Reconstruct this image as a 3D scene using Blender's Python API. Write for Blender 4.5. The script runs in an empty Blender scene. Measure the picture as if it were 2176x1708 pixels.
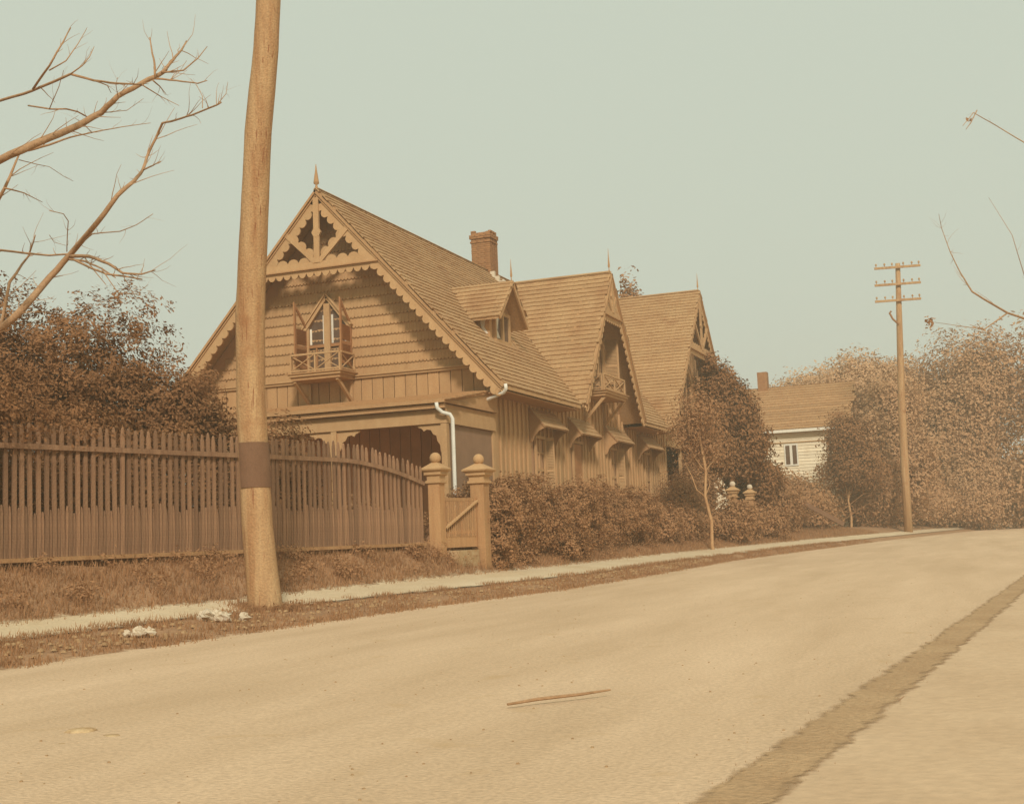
import bpy, math, random
import numpy as np
from mathutils import Vector, Matrix
random.seed(7)
rng = np.random.default_rng(11)
sc = bpy.context.scene
COL = sc.collection

# ------------------------------------------------------------------ camera
cam_d = bpy.data.cameras.new('camera'); cam = bpy.data.objects.new('camera', cam_d); COL.objects.link(cam)
yaw, pit, rol = math.radians(21.04), math.radians(6.26), math.radians(2.35)
cy, sy, cp, sp = math.cos(yaw), math.sin(yaw), math.cos(pit), math.sin(pit)
Fw = Vector((-sy*cp, cy*cp, sp)); Rt = Vector((cy, sy, 0)); Up = Rt.cross(Fw)
R2 = Rt*math.cos(rol) - Up*math.sin(rol); U2 = Rt*math.sin(rol) + Up*math.cos(rol)
M = Matrix((( R2.x, U2.x, -Fw.x, 0), (R2.y, U2.y, -Fw.y, 0), (R2.z, U2.z, -Fw.z, 1.1), (0, 0, 0, 1)))
cam.matrix_world = M
cam_d.sensor_width = 36; cam_d.lens = 36*2700/2175; cam_d.clip_start = .1; cam_d.clip_end = 3000
sc.camera = cam

# ------------------------------------------------------------------ sky, sun, exposure
to_sun = Vector((.38, -.80, .64)).normalized()
w = bpy.data.worlds.new('World'); sc.world = w; w.use_nodes = True
nt = w.node_tree; nt.nodes.clear()
out = nt.nodes.new('ShaderNodeOutputWorld'); bg = nt.nodes.new('ShaderNodeBackground')
sky = nt.nodes.new('ShaderNodeTexSky'); sky.sky_type = 'NISHITA'; sky.sun_disc = False
sky.sun_elevation = math.asin(to_sun.z); sky.sun_rotation = math.atan2(to_sun.x, to_sun.y)
sky.dust_density = 6; sky.air_density = 1.5
bw = nt.nodes.new('ShaderNodeRGBToBW')
tint = nt.nodes.new('ShaderNodeMixRGB'); tint.blend_type = 'MULTIPLY'; tint.inputs[0].default_value = 1
tint.inputs[2].default_value = (.62, .66, .52, 1)
mix = nt.nodes.new('ShaderNodeMixRGB'); mix.inputs[0].default_value = .94
mix.inputs[2].default_value = (6.05, 6.72, 5.72, 1)        # a thin even cloud veil over the whole sky
bg.inputs[1].default_value = .1
nt.links.new(sky.outputs[0], bw.inputs[0]); nt.links.new(bw.outputs[0], tint.inputs[1])
nt.links.new(tint.outputs[0], mix.inputs[1]); nt.links.new(mix.outputs[0], bg.inputs[0]); nt.links.new(bg.outputs[0], out.inputs[0])
sun_d = bpy.data.lights.new('sun', 'SUN'); sun = bpy.data.objects.new('sun', sun_d); COL.objects.link(sun)
sun_d.energy = 2.9; sun_d.angle = math.radians(8); sun_d.color = (1, .97, .91)
sun.rotation_euler = to_sun.to_track_quat('Z', 'Y').to_euler(); sun.location = (0, 0, 30)
sc.view_settings.view_transform = 'Standard'; sc.view_settings.look = 'None'
sc.view_settings.exposure = 0; sc.view_settings.gamma = 1; sc.view_settings.use_curve_mapping = False
sc.render.engine = 'CYCLES'; sc.cycles.max_bounces = 6; sc.cycles.diffuse_bounces = 3
sc.cycles.transparent_max_bounces = 6; sc.cycles.volume_bounces = 1

# ------------------------------------------------------------------ materials (sepia print tones)
RAMP = [(0, 0, 0), (.10, .040, .017), (.171, .070, .030), (.242, .114, .045), (.392, .255, .122), (.468, .366, .205), (.539, .565, .434), (.66, .70, .58), (.85, .88, .78)]
def sep(r, e=1.0):
    for a, b in zip(RAMP, RAMP[1:]):
        if r <= b[0]:
            t = (r-a[0])/(b[0]-a[0]); return tuple(min(.9, (a[i]+t*(b[i]-a[i]))/e) for i in range(3))
    return tuple(min(.9, c/e) for c in RAMP[-1])
TINT = (1.07, .955, .895)
def tn(c): return tuple(min(.9, c[i]*TINT[i]) for i in range(3))
def mat(name, c1, c2=None, scale=(3, 3, 3), rough=.85, bump=.2, fine=60, objvar=.10, grain=.12, coord='Object', spots=None, cracks=None, soft=False):
    m = bpy.data.materials.new(name); m.use_nodes = True; n = m.node_tree; L = n.links
    b = n.nodes['Principled BSDF']; b.inputs['Roughness'].default_value = rough
    b.inputs['Specular IOR Level'].default_value = .25
    c2 = tn(c2 or tuple(x*.8 for x in c1)); c1 = tn(c1)
    if spots: spots = (spots[0], spots[1], tn(spots[2]), spots[3] if len(spots) > 3 else .08)
    tc = n.nodes.new('ShaderNodeTexCoord'); mp = n.nodes.new('ShaderNodeMapping'); mp.inputs['Scale'].default_value = scale
    L.new(tc.outputs[coord], mp.inputs[0])
    no = n.nodes.new('ShaderNodeTexNoise'); no.inputs['Scale'].default_value = 1; no.inputs['Detail'].default_value = 6; no.inputs['Roughness'].default_value = .62
    L.new(mp.outputs[0], no.inputs[0])
    cr = n.nodes.new('ShaderNodeValToRGB'); cr.color_ramp.elements[0].position = .32; cr.color_ramp.elements[1].position = .68
    cr.color_ramp.elements[0].color = (*c2, 1); cr.color_ramp.elements[1].color = (*c1, 1)
    L.new(no.outputs[0], cr.inputs[0])
    fn = n.nodes.new('ShaderNodeTexNoise'); fn.inputs['Scale'].default_value = fine; fn.inputs['Detail'].default_value = 3
    L.new(tc.outputs[coord], fn.inputs[0])
    oi = n.nodes.new('ShaderNodeObjectInfo')
    mr = n.nodes.new('ShaderNodeMapRange'); mr.inputs[1].default_value = .3; mr.inputs[2].default_value = .7
    mr.inputs[3].default_value = 1-grain; mr.inputs[4].default_value = 1+grain; L.new(fn.outputs[0], mr.inputs[0])
    mo = n.nodes.new('ShaderNodeMapRange'); mo.inputs[3].default_value = 1-objvar; mo.inputs[4].default_value = 1+objvar; L.new(oi.outputs['Random'], mo.inputs[0])
    mu = n.nodes.new('ShaderNodeMath'); mu.operation = 'MULTIPLY'; L.new(mr.outputs[0], mu.inputs[0]); L.new(mo.outputs[0], mu.inputs[1])
    vm = n.nodes.new('ShaderNodeVectorMath'); vm.operation = 'SCALE'; L.new(cr.outputs[0], vm.inputs[0]); L.new(mu.outputs[0], vm.inputs['Scale'])
    col = vm.outputs[0]
    if spots:
        sn = n.nodes.new('ShaderNodeTexNoise'); sn.inputs['Scale'].default_value = spots[0]; sn.inputs['Detail'].default_value = 4
        L.new(tc.outputs[coord], sn.inputs[0])
        sr = n.nodes.new('ShaderNodeMapRange'); sr.inputs[1].default_value = spots[1]; sr.inputs[2].default_value = spots[1]+spots[3]; L.new(sn.outputs[0], sr.inputs[0])
        mx = n.nodes.new('ShaderNodeMixRGB'); mx.inputs[2].default_value = (*spots[2], 1); L.new(sr.outputs[0], mx.inputs[0]); L.new(col, mx.inputs[1]); col = mx.outputs[0]
    if cracks:
        m2 = n.nodes.new('ShaderNodeMapping'); m2.inputs['Scale'].default_value = cracks[0]; L.new(tc.outputs[coord], m2.inputs[0])
        cn = n.nodes.new('ShaderNodeTexNoise'); cn.inputs['Scale'].default_value = 1; cn.inputs['Detail'].default_value = 5; L.new(m2.outputs[0], cn.inputs[0])
        c_r = n.nodes.new('ShaderNodeMapRange'); c_r.inputs[1].default_value = cracks[1]; c_r.inputs[2].default_value = cracks[1]+.06; L.new(cn.outputs[0], c_r.inputs[0])
        cx = n.nodes.new('ShaderNodeMixRGB'); cx.inputs[2].default_value = (*tn(cracks[2]), 1); L.new(c_r.outputs[0], cx.inputs[0]); L.new(col, cx.inputs[1]); col = cx.outputs[0]
    L.new(col, b.inputs['Base Color'])
    if soft:
        at = n.nodes.new('ShaderNodeAttribute'); at.attribute_name = 'edge'; en = n.nodes.new('ShaderNodeTexNoise'); en.inputs['Scale'].default_value = soft; en.inputs['Detail'].default_value = 6; en.inputs['Roughness'].default_value = .7
        L.new(tc.outputs[coord], en.inputs[0]); a1 = n.nodes.new('ShaderNodeMath'); a1.operation = 'MULTIPLY_ADD'; a1.inputs[1].default_value = 1.5; a1.inputs[2].default_value = -.75; L.new(en.outputs[0], a1.inputs[0])
        a2 = n.nodes.new('ShaderNodeMath'); a2.operation = 'ADD'; L.new(a1.outputs[0], a2.inputs[0]); L.new(at.outputs['Fac'], a2.inputs[1])
        a3 = n.nodes.new('ShaderNodeMapRange'); a3.inputs[1].default_value = .28; a3.inputs[2].default_value = .62; L.new(a2.outputs[0], a3.inputs[0]); L.new(a3.outputs[0], b.inputs['Alpha'])
    if bump:
        bp = n.nodes.new('ShaderNodeBump'); bp.inputs['Strength'].default_value = bump; bp.inputs['Distance'].default_value = .02
        ad = n.nodes.new('ShaderNodeMath'); ad.operation = 'ADD'; L.new(no.outputs[0], ad.inputs[0]); L.new(fn.outputs[0], ad.inputs[1])
        L.new(ad.outputs[0], bp.inputs['Height']); L.new(bp.outputs[0], b.inputs['Normal'])
    return m
def leafmat(name, c, var=.45, trans=.25, scale=2.0):
    m = bpy.data.materials.new(name); m.use_nodes = True; n = m.node_tree; L = n.links; n.nodes.clear()
    o = n.nodes.new('ShaderNodeOutputMaterial'); d = n.nodes.new('ShaderNodeBsdfDiffuse'); t = n.nodes.new('ShaderNodeBsdfTranslucent'); mx = n.nodes.new('ShaderNodeMixShader')
    mx.inputs[0].default_value = trans
    ge = n.nodes.new('ShaderNodeNewGeometry'); tc = n.nodes.new('ShaderNodeTexCoord')
    no = n.nodes.new('ShaderNodeTexNoise'); no.inputs['Scale'].default_value = scale; no.inputs['Detail'].default_value = 3; L.new(tc.outputs['Object'], no.inputs[0])
    ad = n.nodes.new('ShaderNodeMath'); ad.operation = 'ADD'; L.new(ge.outputs['Random Per Island'], ad.inputs[0]); L.new(no.outputs[0], ad.inputs[1])
    mr = n.nodes.new('ShaderNodeMapRange'); mr.inputs[1].default_value = .3; mr.inputs[2].default_value = 1.5; mr.inputs[3].default_value = 1-var; mr.inputs[4].default_value = 1+var; L.new(ad.outputs[0], mr.inputs[0])
    rgb = n.nodes.new('ShaderNodeRGB'); rgb.outputs[0].default_value = (*tn(c), 1)
    vm = n.nodes.new('ShaderNodeVectorMath'); vm.operation = 'SCALE'; L.new(rgb.outputs[0], vm.inputs[0]); L.new(mr.outputs[0], vm.inputs['Scale'])
    L.new(vm.outputs[0], d.inputs[0]); L.new(vm.outputs[0], t.inputs[0]); L.new(d.outputs[0], mx.inputs[1]); L.new(t.outputs[0], mx.inputs[2]); L.new(mx.outputs[0], o.inputs[0])
    return m
MT = {}
MT['wall'] = mat('painted_siding', sep(.385, .86), sep(.345, .86), (4, 4, .7), bump=.25, fine=45, objvar=.09, spots=(.9, .54, sep(.31, .86), .25))
MT['wallside'] = MT['wall']
MT['trim'] = mat('painted_trim', sep(.40, .84), sep(.36, .84), (5, 5, 2), bump=.12, fine=50, objvar=.05)
MT['rail'] = mat('moulding_paint', sep(.36, .84), sep(.32, .84), (5, 5, 2), bump=.12, fine=50, objvar=.05)
MT['shutter'] = mat('dark_woodwork', sep(.28, .75), sep(.24, .75), (5, 5, 2), bump=.15, objvar=.08)  # darker tone for the front shutters, side door and sash bars
MT['roof'] = mat('weathered_shingle', sep(.40, .97), sep(.34, .97), (1.4, 1.4, 1.4), bump=.3, fine=22, objvar=.06, grain=.14, spots=(1.1, .55, sep(.30, .97), .2))
MT['soffit'] = mat('soffit_board', sep(.33, .75), sep(.28, .75), (3, 3, 3), bump=.1)
MT['dark'] = mat('interior_shade_wall', (.50, .31, .17), (.42, .26, .14), (2, 2, 2), bump=.1)  # siding colour made lighter here to offset the porch shade
MT['screen'] = mat('porch_screen_cloth', (.26, .165, .098), (.22, .138, .08), (3, 3, 3), bump=.1, fine=120, grain=.2)
MT['glass'] = mat('old_window_glass', (.13, .085, .055), (.10, .062, .04), (1.5, 1.5, 1.5), rough=.2, bump=.02)
MT['curtain'] = mat('white_curtain', (.72, .72, .60), (.62, .62, .52), (8, 8, 1), bump=.1)
MT['zinc'] = mat('pale_rainspout', (.78, .80, .70), (.68, .70, .6), (3, 3, 3), rough=.5, bump=.05)
MT['flash'] = mat('tin_flashing', (.62, .58, .44), (.52, .46, .33), (3, 3, 3), rough=.5, bump=.05)
MT['brick'] = mat('chimney_brick', sep(.29, .85), sep(.22, .85), (6, 6, 6), bump=.5, fine=30, objvar=.12)
MT['mortar'] = mat('mortar', sep(.33, .9), None, (6, 6, 6), bump=.3)
MT['pole'] = mat('weathered_pole', sep(.41, .86), sep(.29, .86), (7, 7, .5), bump=.6, fine=40, objvar=0, grain=.16, spots=(1.3, .60, sep(.25, .82), .12), cracks=((38, 38, .7), .62, sep(.20, .8)))
MT['plate'] = mat('dark_metal_band', (.205, .118, .066), (.17, .095, .052), (4, 4, 4), bump=.1)
MT['fence'] = mat('grey_picket_wood', (.32, .195, .108), (.21, .12, .065), (10, 10, 1.1), bump=.5, fine=40, objvar=.24, cracks=((60, 60, 1.2), .60, (.17, .09, .045)))
MT['gate'] = mat('gate_wood', sep(.36, .80), sep(.29, .80), (8, 8, 1.1), bump=.4, fine=40, objvar=.12)
MT['bark'] = mat('bark', (.33,.175,.075), (.26,.13,.055), (8, 8, 1.6), bump=.7, fine=30)
MT['barkmid'] = mat('grey_bark', (.44, .285, .155), (.33, .20, .10), (8, 8, 2), bump=.5, fine=30)
MT['barkpale'] = mat('pale_bark', sep(.38, .85), sep(.29, .85), (8, 8, 2), bump=.5, fine=30)
MT['road'] = mat('dirt_road', (.61,.468,.305), (.49,.363,.222), (1.0, .16, 1), bump=.6, fine=38, objvar=0, grain=.13, spots=(2.3, .64, (.47,.335,.18), .2), soft=5)
MT['walk'] = mat('sandy_footpath', (.62,.53,.36), (.53,.43,.27), (.9, .5, 1), bump=.6, fine=30, objvar=0, grain=.12, spots=(1.8, .6, (.48,.36,.21), .15), soft=3.2)
MT['walk2'] = mat('near_footpath', (.565,.432,.275), (.49,.362,.222), (.9, .6, 1), bump=.5, fine=14, objvar=0, grain=.06)
MT['earth'] = mat('earth_and_turf', (.37, .225, .118), (.27, .155, .078), (1.6, 1.6, 1.6), bump=.8, fine=18, objvar=0, grain=.2)
MT['verge2'] = mat('worn_turf_strip', (.44,.31,.17), (.36,.24,.125), (1.6, 1.6, 1.6), bump=.8, fine=30, objvar=0, grain=.14, soft=4.5)
MT['paper'] = mat('crumpled_paper', (.62, .56, .42), (.5, .43, .30), (8, 8, 8), bump=.3)
MT['stone'] = mat('pale_stone', sep(.47, .9), sep(.36, .9), (8, 8, 8), bump=.6, fine=30)
MT['clod'] = mat('dirt_clod', sep(.42, 1), sep(.33, 1), (8, 8, 8), bump=.6, fine=30)
MT['grass'] = leafmat('dry_grass', (.34, .20, .10), .25, .25, .8)
MT['leafdark'] = leafmat('dark_evergreen_leaf', (.27, .145, .068), .14, .2, 1.2)
MT['leafhedge'] = leafmat('hedge_leaf', (.36, .205, .10), .14, .2, 1.0)
MT['leafmid'] = leafmat('shrub_leaf', (.37, .215, .108), .14, .25, .9)
MT['leafpale'] = leafmat('hazed_far_leaf', (.48, .31, .17), .08, .25, .35)  # distance haze over the far trees is put into this paler colour
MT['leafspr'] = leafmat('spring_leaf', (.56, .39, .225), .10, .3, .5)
MT['farwall'] = mat('white_clapboard', (.80, .74, .54), (.7, .62, .43), (2, 2, 2), bump=.1)
MT['farroof'] = mat('far_roof', sep(.35, .95), sep(.30, .95), (2, 2, 2), bump=.4, fine=12)

# ------------------------------------------------------------------ mesh helpers
ORG = {}
def org(o):
    while o is not None:
        if o.name in ORG: return ORG[o.name]
        o = o.parent
    return Vector((0, 0, 0))
def tag(o, label=None, cat=None, group=None, kind=None):
    if label: o['label'] = label
    if cat: o['category'] = cat
    if group: o['group'] = group
    if kind: o['kind'] = kind
    return o
def thing(name, loc, label, cat, group=None):
    o = bpy.data.objects.new(name, None); COL.objects.link(o); o.location = loc; o.empty_display_size = .3
    ORG[o.name] = Vector(loc); return tag(o, label, cat, group)
def link(name, me, parent=None, loc=(0, 0, 0)):
    o = bpy.data.objects.new(name, me); COL.objects.link(o); o.location = loc
    if parent is not None: o.parent = parent
    return o
class MB:
    def __init__(s): s.v = []; s.f = []
    def add(s, vs, fs):
        b = len(s.v); s.v += [tuple(v) for v in vs]; s.f += [tuple(b+i for i in f) for f in fs]; return s
    def box(s, x0, x1, y0, y1, z0, z1):
        return s.add([(x0,y0,z0),(x1,y0,z0),(x1,y1,z0),(x0,y1,z0),(x0,y0,z1),(x1,y0,z1),(x1,y1,z1),(x0,y1,z1)],
                     [(0,3,2,1),(4,5,6,7),(0,1,5,4),(1,2,6,5),(2,3,7,6),(3,0,4,7)])
    def bar(s, a, b, wd, th, side=None):
        a = Vector(a); b = Vector(b); d = (b-a).normalized()
        n = Vector(side) if side else (Vector((0,0,1)) if abs(d.z) < .9 else Vector((0,1,0)))
        p = d.cross(n).normalized(); q = p.cross(d).normalized()
        p = p*wd/2; q = q*th/2
        return s.add([a-p-q, a+p-q, a+p+q, a-p+q, b-p-q, b+p-q, b+p+q, b-p+q], [(0,3,2,1),(4,5,6,7),(0,1,5,4),(1,2,6,5),(2,3,7,6),(3,0,4,7)])
    def prism(s, pts, off):
        n = len(pts); off = Vector(off); a = [Vector(p) for p in pts]; c = [p+off for p in a]
        return s.add(a+c, [tuple(range(n-1, -1, -1)), tuple(range(n, 2*n))] + [(i, (i+1) % n, n+(i+1) % n, n+i) for i in range(n)])
    def tube(s, pts, rad, n=8, cap=True, jit=0):
        pts = [Vector(p) for p in pts]; b = len(s.v); m = len(pts)
        if not hasattr(rad, '__len__'): rad = [rad]*m
        prev = None
        for i, p in enumerate(pts):
            d = (pts[min(i+1, m-1)]-pts[max(i-1, 0)]).normalized()
            if prev is None: q = d.orthogonal().normalized()
            else: q = (prev - d*prev.dot(d)).normalized()
            prev = q; r = d.cross(q)
            for k in range(n):
                a = 2*math.pi*k/n; rr = rad[i]*(1+jit*(random.random()-.5))
                s.v.append(tuple(p+q*math.cos(a)*rr+r*math.sin(a)*rr))
        for i in range(m-1):
            for k in range(n):
                s.f.append((b+i*n+k, b+i*n+(k+1) % n, b+(i+1)*n+(k+1) % n, b+(i+1)*n+k))
        if cap: s.f += [tuple(b+k for k in range(n-1, -1, -1)), tuple(b+(m-1)*n+k for k in range(n))]
        return s
    def lathe(s, c, prof, n=16, square=False):
        b = len(s.v); c = Vector(c); m = len(prof)
        if square: n = 4
        for r, z in prof:
            for k in range(n):
                a = 2*math.pi*(k+(.5 if square else 0))/n; q = r*(math.sqrt(2) if square else 1)
                s.v.append((c.x+q*math.cos(a), c.y+q*math.sin(a), c.z+z))
        for i in range(m-1):
            for k in range(n): s.f.append((b+i*n+k, b+i*n+(k+1) % n, b+(i+1)*n+(k+1) % n, b+(i+1)*n+k))
        s.f += [tuple(b+k for k in range(n-1, -1, -1)), tuple(b+(m-1)*n+k for k in range(n))]
        return s
    def build(s, name, m, parent=None, smooth=False, **kw):
        o = org(parent); me = bpy.data.meshes.new(name)
        me.from_pydata([(x-o.x, y-o.y, z-o.z) for x, y, z in s.v], [], s.f); me.update()
        me.materials.append(MT[m])
        if smooth: me.polygons.foreach_set('use_smooth', [True]*len(me.polygons))
        ob = link(name, me, parent)
        return tag(ob, **kw) if kw else ob
def np_mesh(name, v, nper, m, parent=None, smooth=False):
    """v (N*nper,3): N separate polygons of nper vertices each"""
    o = org(parent); v = v.astype(np.float32) - np.array(o, dtype=np.float32)
    n = len(v)//nper; me = bpy.data.meshes.new(name)
    me.vertices.add(len(v)); me.vertices.foreach_set('co', v.ravel())
    me.loops.add(len(v)); me.loops.foreach_set('vertex_index', np.arange(len(v), dtype=np.int32))
    me.polygons.add(n); me.polygons.foreach_set('loop_start', np.arange(0, len(v), nper, dtype=np.int32))
    me.polygons.foreach_set('loop_total', np.full(n, nper, dtype=np.int32))
    me.update(calc_edges=True); me.materials.append(MT[m])
    return link(name, me, parent)
def interp(pts, y):
    return float(np.interp(y, [p[0] for p in pts], [p[1] for p in pts]))

# ------------------------------------------------------------------ terrain
XC = [(-40,-9.2),(10,-8.6),(17,-8.15),(21.5,-7.5),(27,-7.35),(36,-7.5),(45,-6.8),(63,-5.1),(85,-2.2),(120,4),(200,26)]
XF = [(-40,-10.4),(10,-10.0),(16,-9.75),(21.5,-8.9),(26,-8.35),(35,-8.3),(45,-7.6),(63,-5.8),(85,-2.9),(120,3.3),(200,25)]
XB = [(-40,-11.4),(10,-10.95),(15,-10.5),(18,-10.3),(24.5,-10.1),(27,-9.75),(35,-9.5),(46,-9.0),(63,-6.9),(78,-4.7),(85,-3.7),(120,2.6),(200,24)]
def xr(Y): return interp([(-40,-4.8),(6.6,-1.26),(16.6,-.5),(40,1.2),(85,6.5),(120,13),(200,36)], Y)
def fence_x(Y): return -10.72-(22.9-Y)*.235
def xt(Y): return interp([(-40, fence_x(9)), (9, fence_x(9)+.15), (22.9, fence_x(22.9)+.12), (25, -10.9), (46, -10.6), (63, -8.8), (85, -5.6), (120, .6), (200, 22)], Y)
def base(Y): return .006*max(0, min(Y, 200)-8)
def ztop(Y): return max(1.0, base(Y)+.75)
def zt(X, Y):
    b = base(Y); c, f, k, t, r = interp(XC, Y), interp(XF, Y), interp(XB, Y), xt(Y), xr(Y)
    pts = [(-400, ztop(Y)+.02), (t-4, ztop(Y)+.03), (t, ztop(Y)), ((t+k)/2, (ztop(Y)*.55+(b+.38)*.45)+.02), (k, b+.38), (f, b+.26), (f+.35, b+.235), (c-.15, b+.16), (c, b+.12),
           ((c+r)/2, b+.09), (r, b), (r+.4, b), (400, b)]
    return float(np.interp(X, [p[0] for p in pts], [p[1] for p in pts]))
def lump(x, y):
    return (math.sin(x*3.1+y*1.7)+math.sin(x*1.3-y*2.9+1)+math.sin(x*5.7+y*4.3+2)*.6+math.sin(x*9.1-y*8.3)*.4)/3
YS = list(np.arange(-40, 2, 4.0))+list(np.arange(2, 60, .2))+list(np.arange(60, 130, 2.0))+[140, 160, 180, 200, 260, 400, 900]
def sheet(name, xf, nx, lift, m, y0, y1, rag=0, bumpz=.008, fl=.3, fr=.3):
    ys = [y for y in YS if y0 <= y <= y1]; v = []; f = []; ed = []
    for j, Y in enumerate(ys):
        xs = xf(Y)
        a, b_ = xs
        for i in range(nx):
            t = i/(nx-1); t = t+.5*(t-t*t)*(2*t-1) if False else (t if nx < 8 else .5-.5*math.cos(math.pi*t)); X = a+(b_-a)*t
            ed.append(min(1, (X-a)/fl if fl else 1, (b_-X)/fr if fr else 1))
            if rag and i in (0, nx-1): X += rag*(lump(Y*.35+i, i*3)*1.6+.5*lump(Y*1.4, i+5))
            v.append((X, Y, zt(X, Y)+lift+bumpz*lump(X*1.1, Y*1.1)))
    for j in range(len(ys)-1):
        for i in range(nx-1): f.append((j*nx+i, j*nx+i+1, (j+1)*nx+i+1, (j+1)*nx+i))
    mb = MB(); mb.v = v; mb.f = f
    o = mb.build(name, m, None, smooth=True, kind='structure')
    at = o.data.attributes.new('edge', 'FLOAT', 'POINT'); at.data.foreach_set('value', ed)
    return o
# the ground: one sheet to the horizon, dipping slightly under road and paths
v = []; f = []; nx = 0
for Y in YS:
    c, fr, k, t, r = interp(XC, Y), interp(XF, Y), interp(XB, Y), xt(Y), xr(Y)
    xs = [-900, -300, -100, -60, -40, -30, -24, -20, -17, -15]+list(np.linspace(t-2.2, t, 5))+list(np.linspace(t, k, 7))[1:]+list(np.linspace(k, fr, 7))[1:]+list(np.linspace(fr, c, 6))[1:]+list(np.linspace(c, r, 8))[1:]+list(np.linspace(r, r+.6, 4))[1:]+[r+2, r+4, r+8, r+20, r+60, r+200, 900]
    nx = len(xs)
    for X in xs:
        on = (fr > X > k) or (r > X > c) or (X > r+.45)
        near = min(abs(X-c), abs(X-fr), abs(X-k), abs(X-r)) < .22
        v.append((X, Y, zt(X, Y)-(.05 if on else .004)+(.03*lump(X*1.7, Y*1.7) if not on and not near and X < r+1 else 0)))
for j in range(len(YS)-1):
    for i in range(nx-1): f.append((j*nx+i, j*nx+i+1, (j+1)*nx+i+1, (j+1)*nx+i))
mb = MB(); mb.v = v; mb.f = f; mb.build('ground', 'earth', None, smooth=True, kind='structure')
sheet('road', lambda Y: (interp(XC, Y)-.12, xr(Y)+.15), 40, .012, 'road', -40, 200, rag=.05, bumpz=0, fr=0)
sheet('pavement', lambda Y: (interp(XB, Y)-.18, interp(XF, Y)+.22), 16, .016, 'walk', -40, 130, rag=.05, bumpz=.002, fl=.35, fr=.42)
sheet('path', lambda Y: (xr(Y)+.25, xr(Y)+9), 18, .016, 'walk2', -40, 130, rag=.0, bumpz=0)
sheet('grass_strip', lambda Y: (xr(Y)+.0, xr(Y)+.46), 12, .021, 'verge2', -40, 130, bumpz=0, fl=.17, fr=.17)

# ------------------------------------------------------------------ the cottage
C0 = (-16.6, 38, 1.0)
H = thing('gothic_cottage', C0, 'steep-gabled wooden cottage with scalloped bargeboards, shingled roofs and long porch behind the picket fence', 'house')
GX, GZ, XE, ZE, SL = -16.59, 10.69, -11.37, 4.97, 1.0958
def zmain(X): return GZ-SL*abs(X-GX)
YR0, YW = 29.2, 30.0      # front rake plane, facade plane
# walls
wl = MB()
wl.prism([(-21.1, YW, 1.0), (-12.1, YW, 1.0), (-12.1, YW, zmain(-12.1)-.12), (GX, YW, GZ-.12), (-21.1, YW, zmain(-21.1)-.12)], (0, .15, 0))
wl.box(-12.25, -12.1, YW+.152, 47.5, 1.0, 5.7)
wl.box(-21.1, -20.95, YW+.152, 56, 1.0, 5.6)
wl.box(-20.94, -12.26, 56.6, 56.75, 1.0, 10)
wl.box(-20.94, -12.4, 47.35, 47.5, 1.0, 5.5)
wl.build('wall', 'dark', H)
# ground floor of the facade behind the porch: wide boards, porch shade offset in their colour
x = -21.0
while x < -12.3:
    wd = .30; MB().box(x, min(x+wd-.02, -12.15), YW-.03, YW-.003, 1.05, 4.9).build('siding_board', 'dark', H); x += wd
# boards of the band under the belt moulding
x = -21.0
while x < -12.15:
    wd = .325; MB().box(x+.012, min(x+wd-.012, -12.1), YW-.045-.01*random.random(), YW-.002, 4.92, 5.575).build('siding_board', 'wall', H); x += wd
bm = MB(); bm.box(-21.15, -12.02, YW-.11, YW-.002, 5.58, 5.64); bm.box(-21.15, -12.0, YW-.15, YW-.002, 5.642, 5.68); bm.build('belt_moulding', 'trim', H)
# scalloped shingle courses on the gable wall
z = 5.62; row = 0
while z < 10.15:
    hw = (GZ-.45-(z+.27))/SL; x0, x1 = GX-hw+.0, GX+hw; x1 = min(x1, -12.12); x0 = max(x0, -21.05)
    if x1-x0 > .2:
        c = MB(); sw = .105; x = x0+(sw/2 if row % 2 else 0)
        while x < x1-sw*.5:
            a = x+.0012; b_ = x+sw-.0012; yb = YW-.062-.003*random.random(); zz = z+.004*random.uniform(-1, 1)
            pts = [(a, yb, zz+.33), (a, yb, zz+.045), (a+(b_-a)*.2, yb, zz+.012), ((a+b_)/2, yb, zz), (b_-(b_-a)*.2, yb, zz+.012), (b_, yb, zz+.045), (b_, yb, zz+.33)]
            c.add(pts+[(p[0], yb+.03, p[2]) for p in pts], [(0, 1, 2, 3, 4, 5, 6)]+[(i, i+7, i+8, i+1) for i in range(6)])
            x += sw
        # upper edges lean back to the wall under the next course
        c.v = [(X, Y+(.045 if Z > z+.25 else 0), Z) for X, Y, Z in c.v]
        c.build('shingle_course', 'wall', H, kind='stuff')
    z += .268; row += 1

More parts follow.
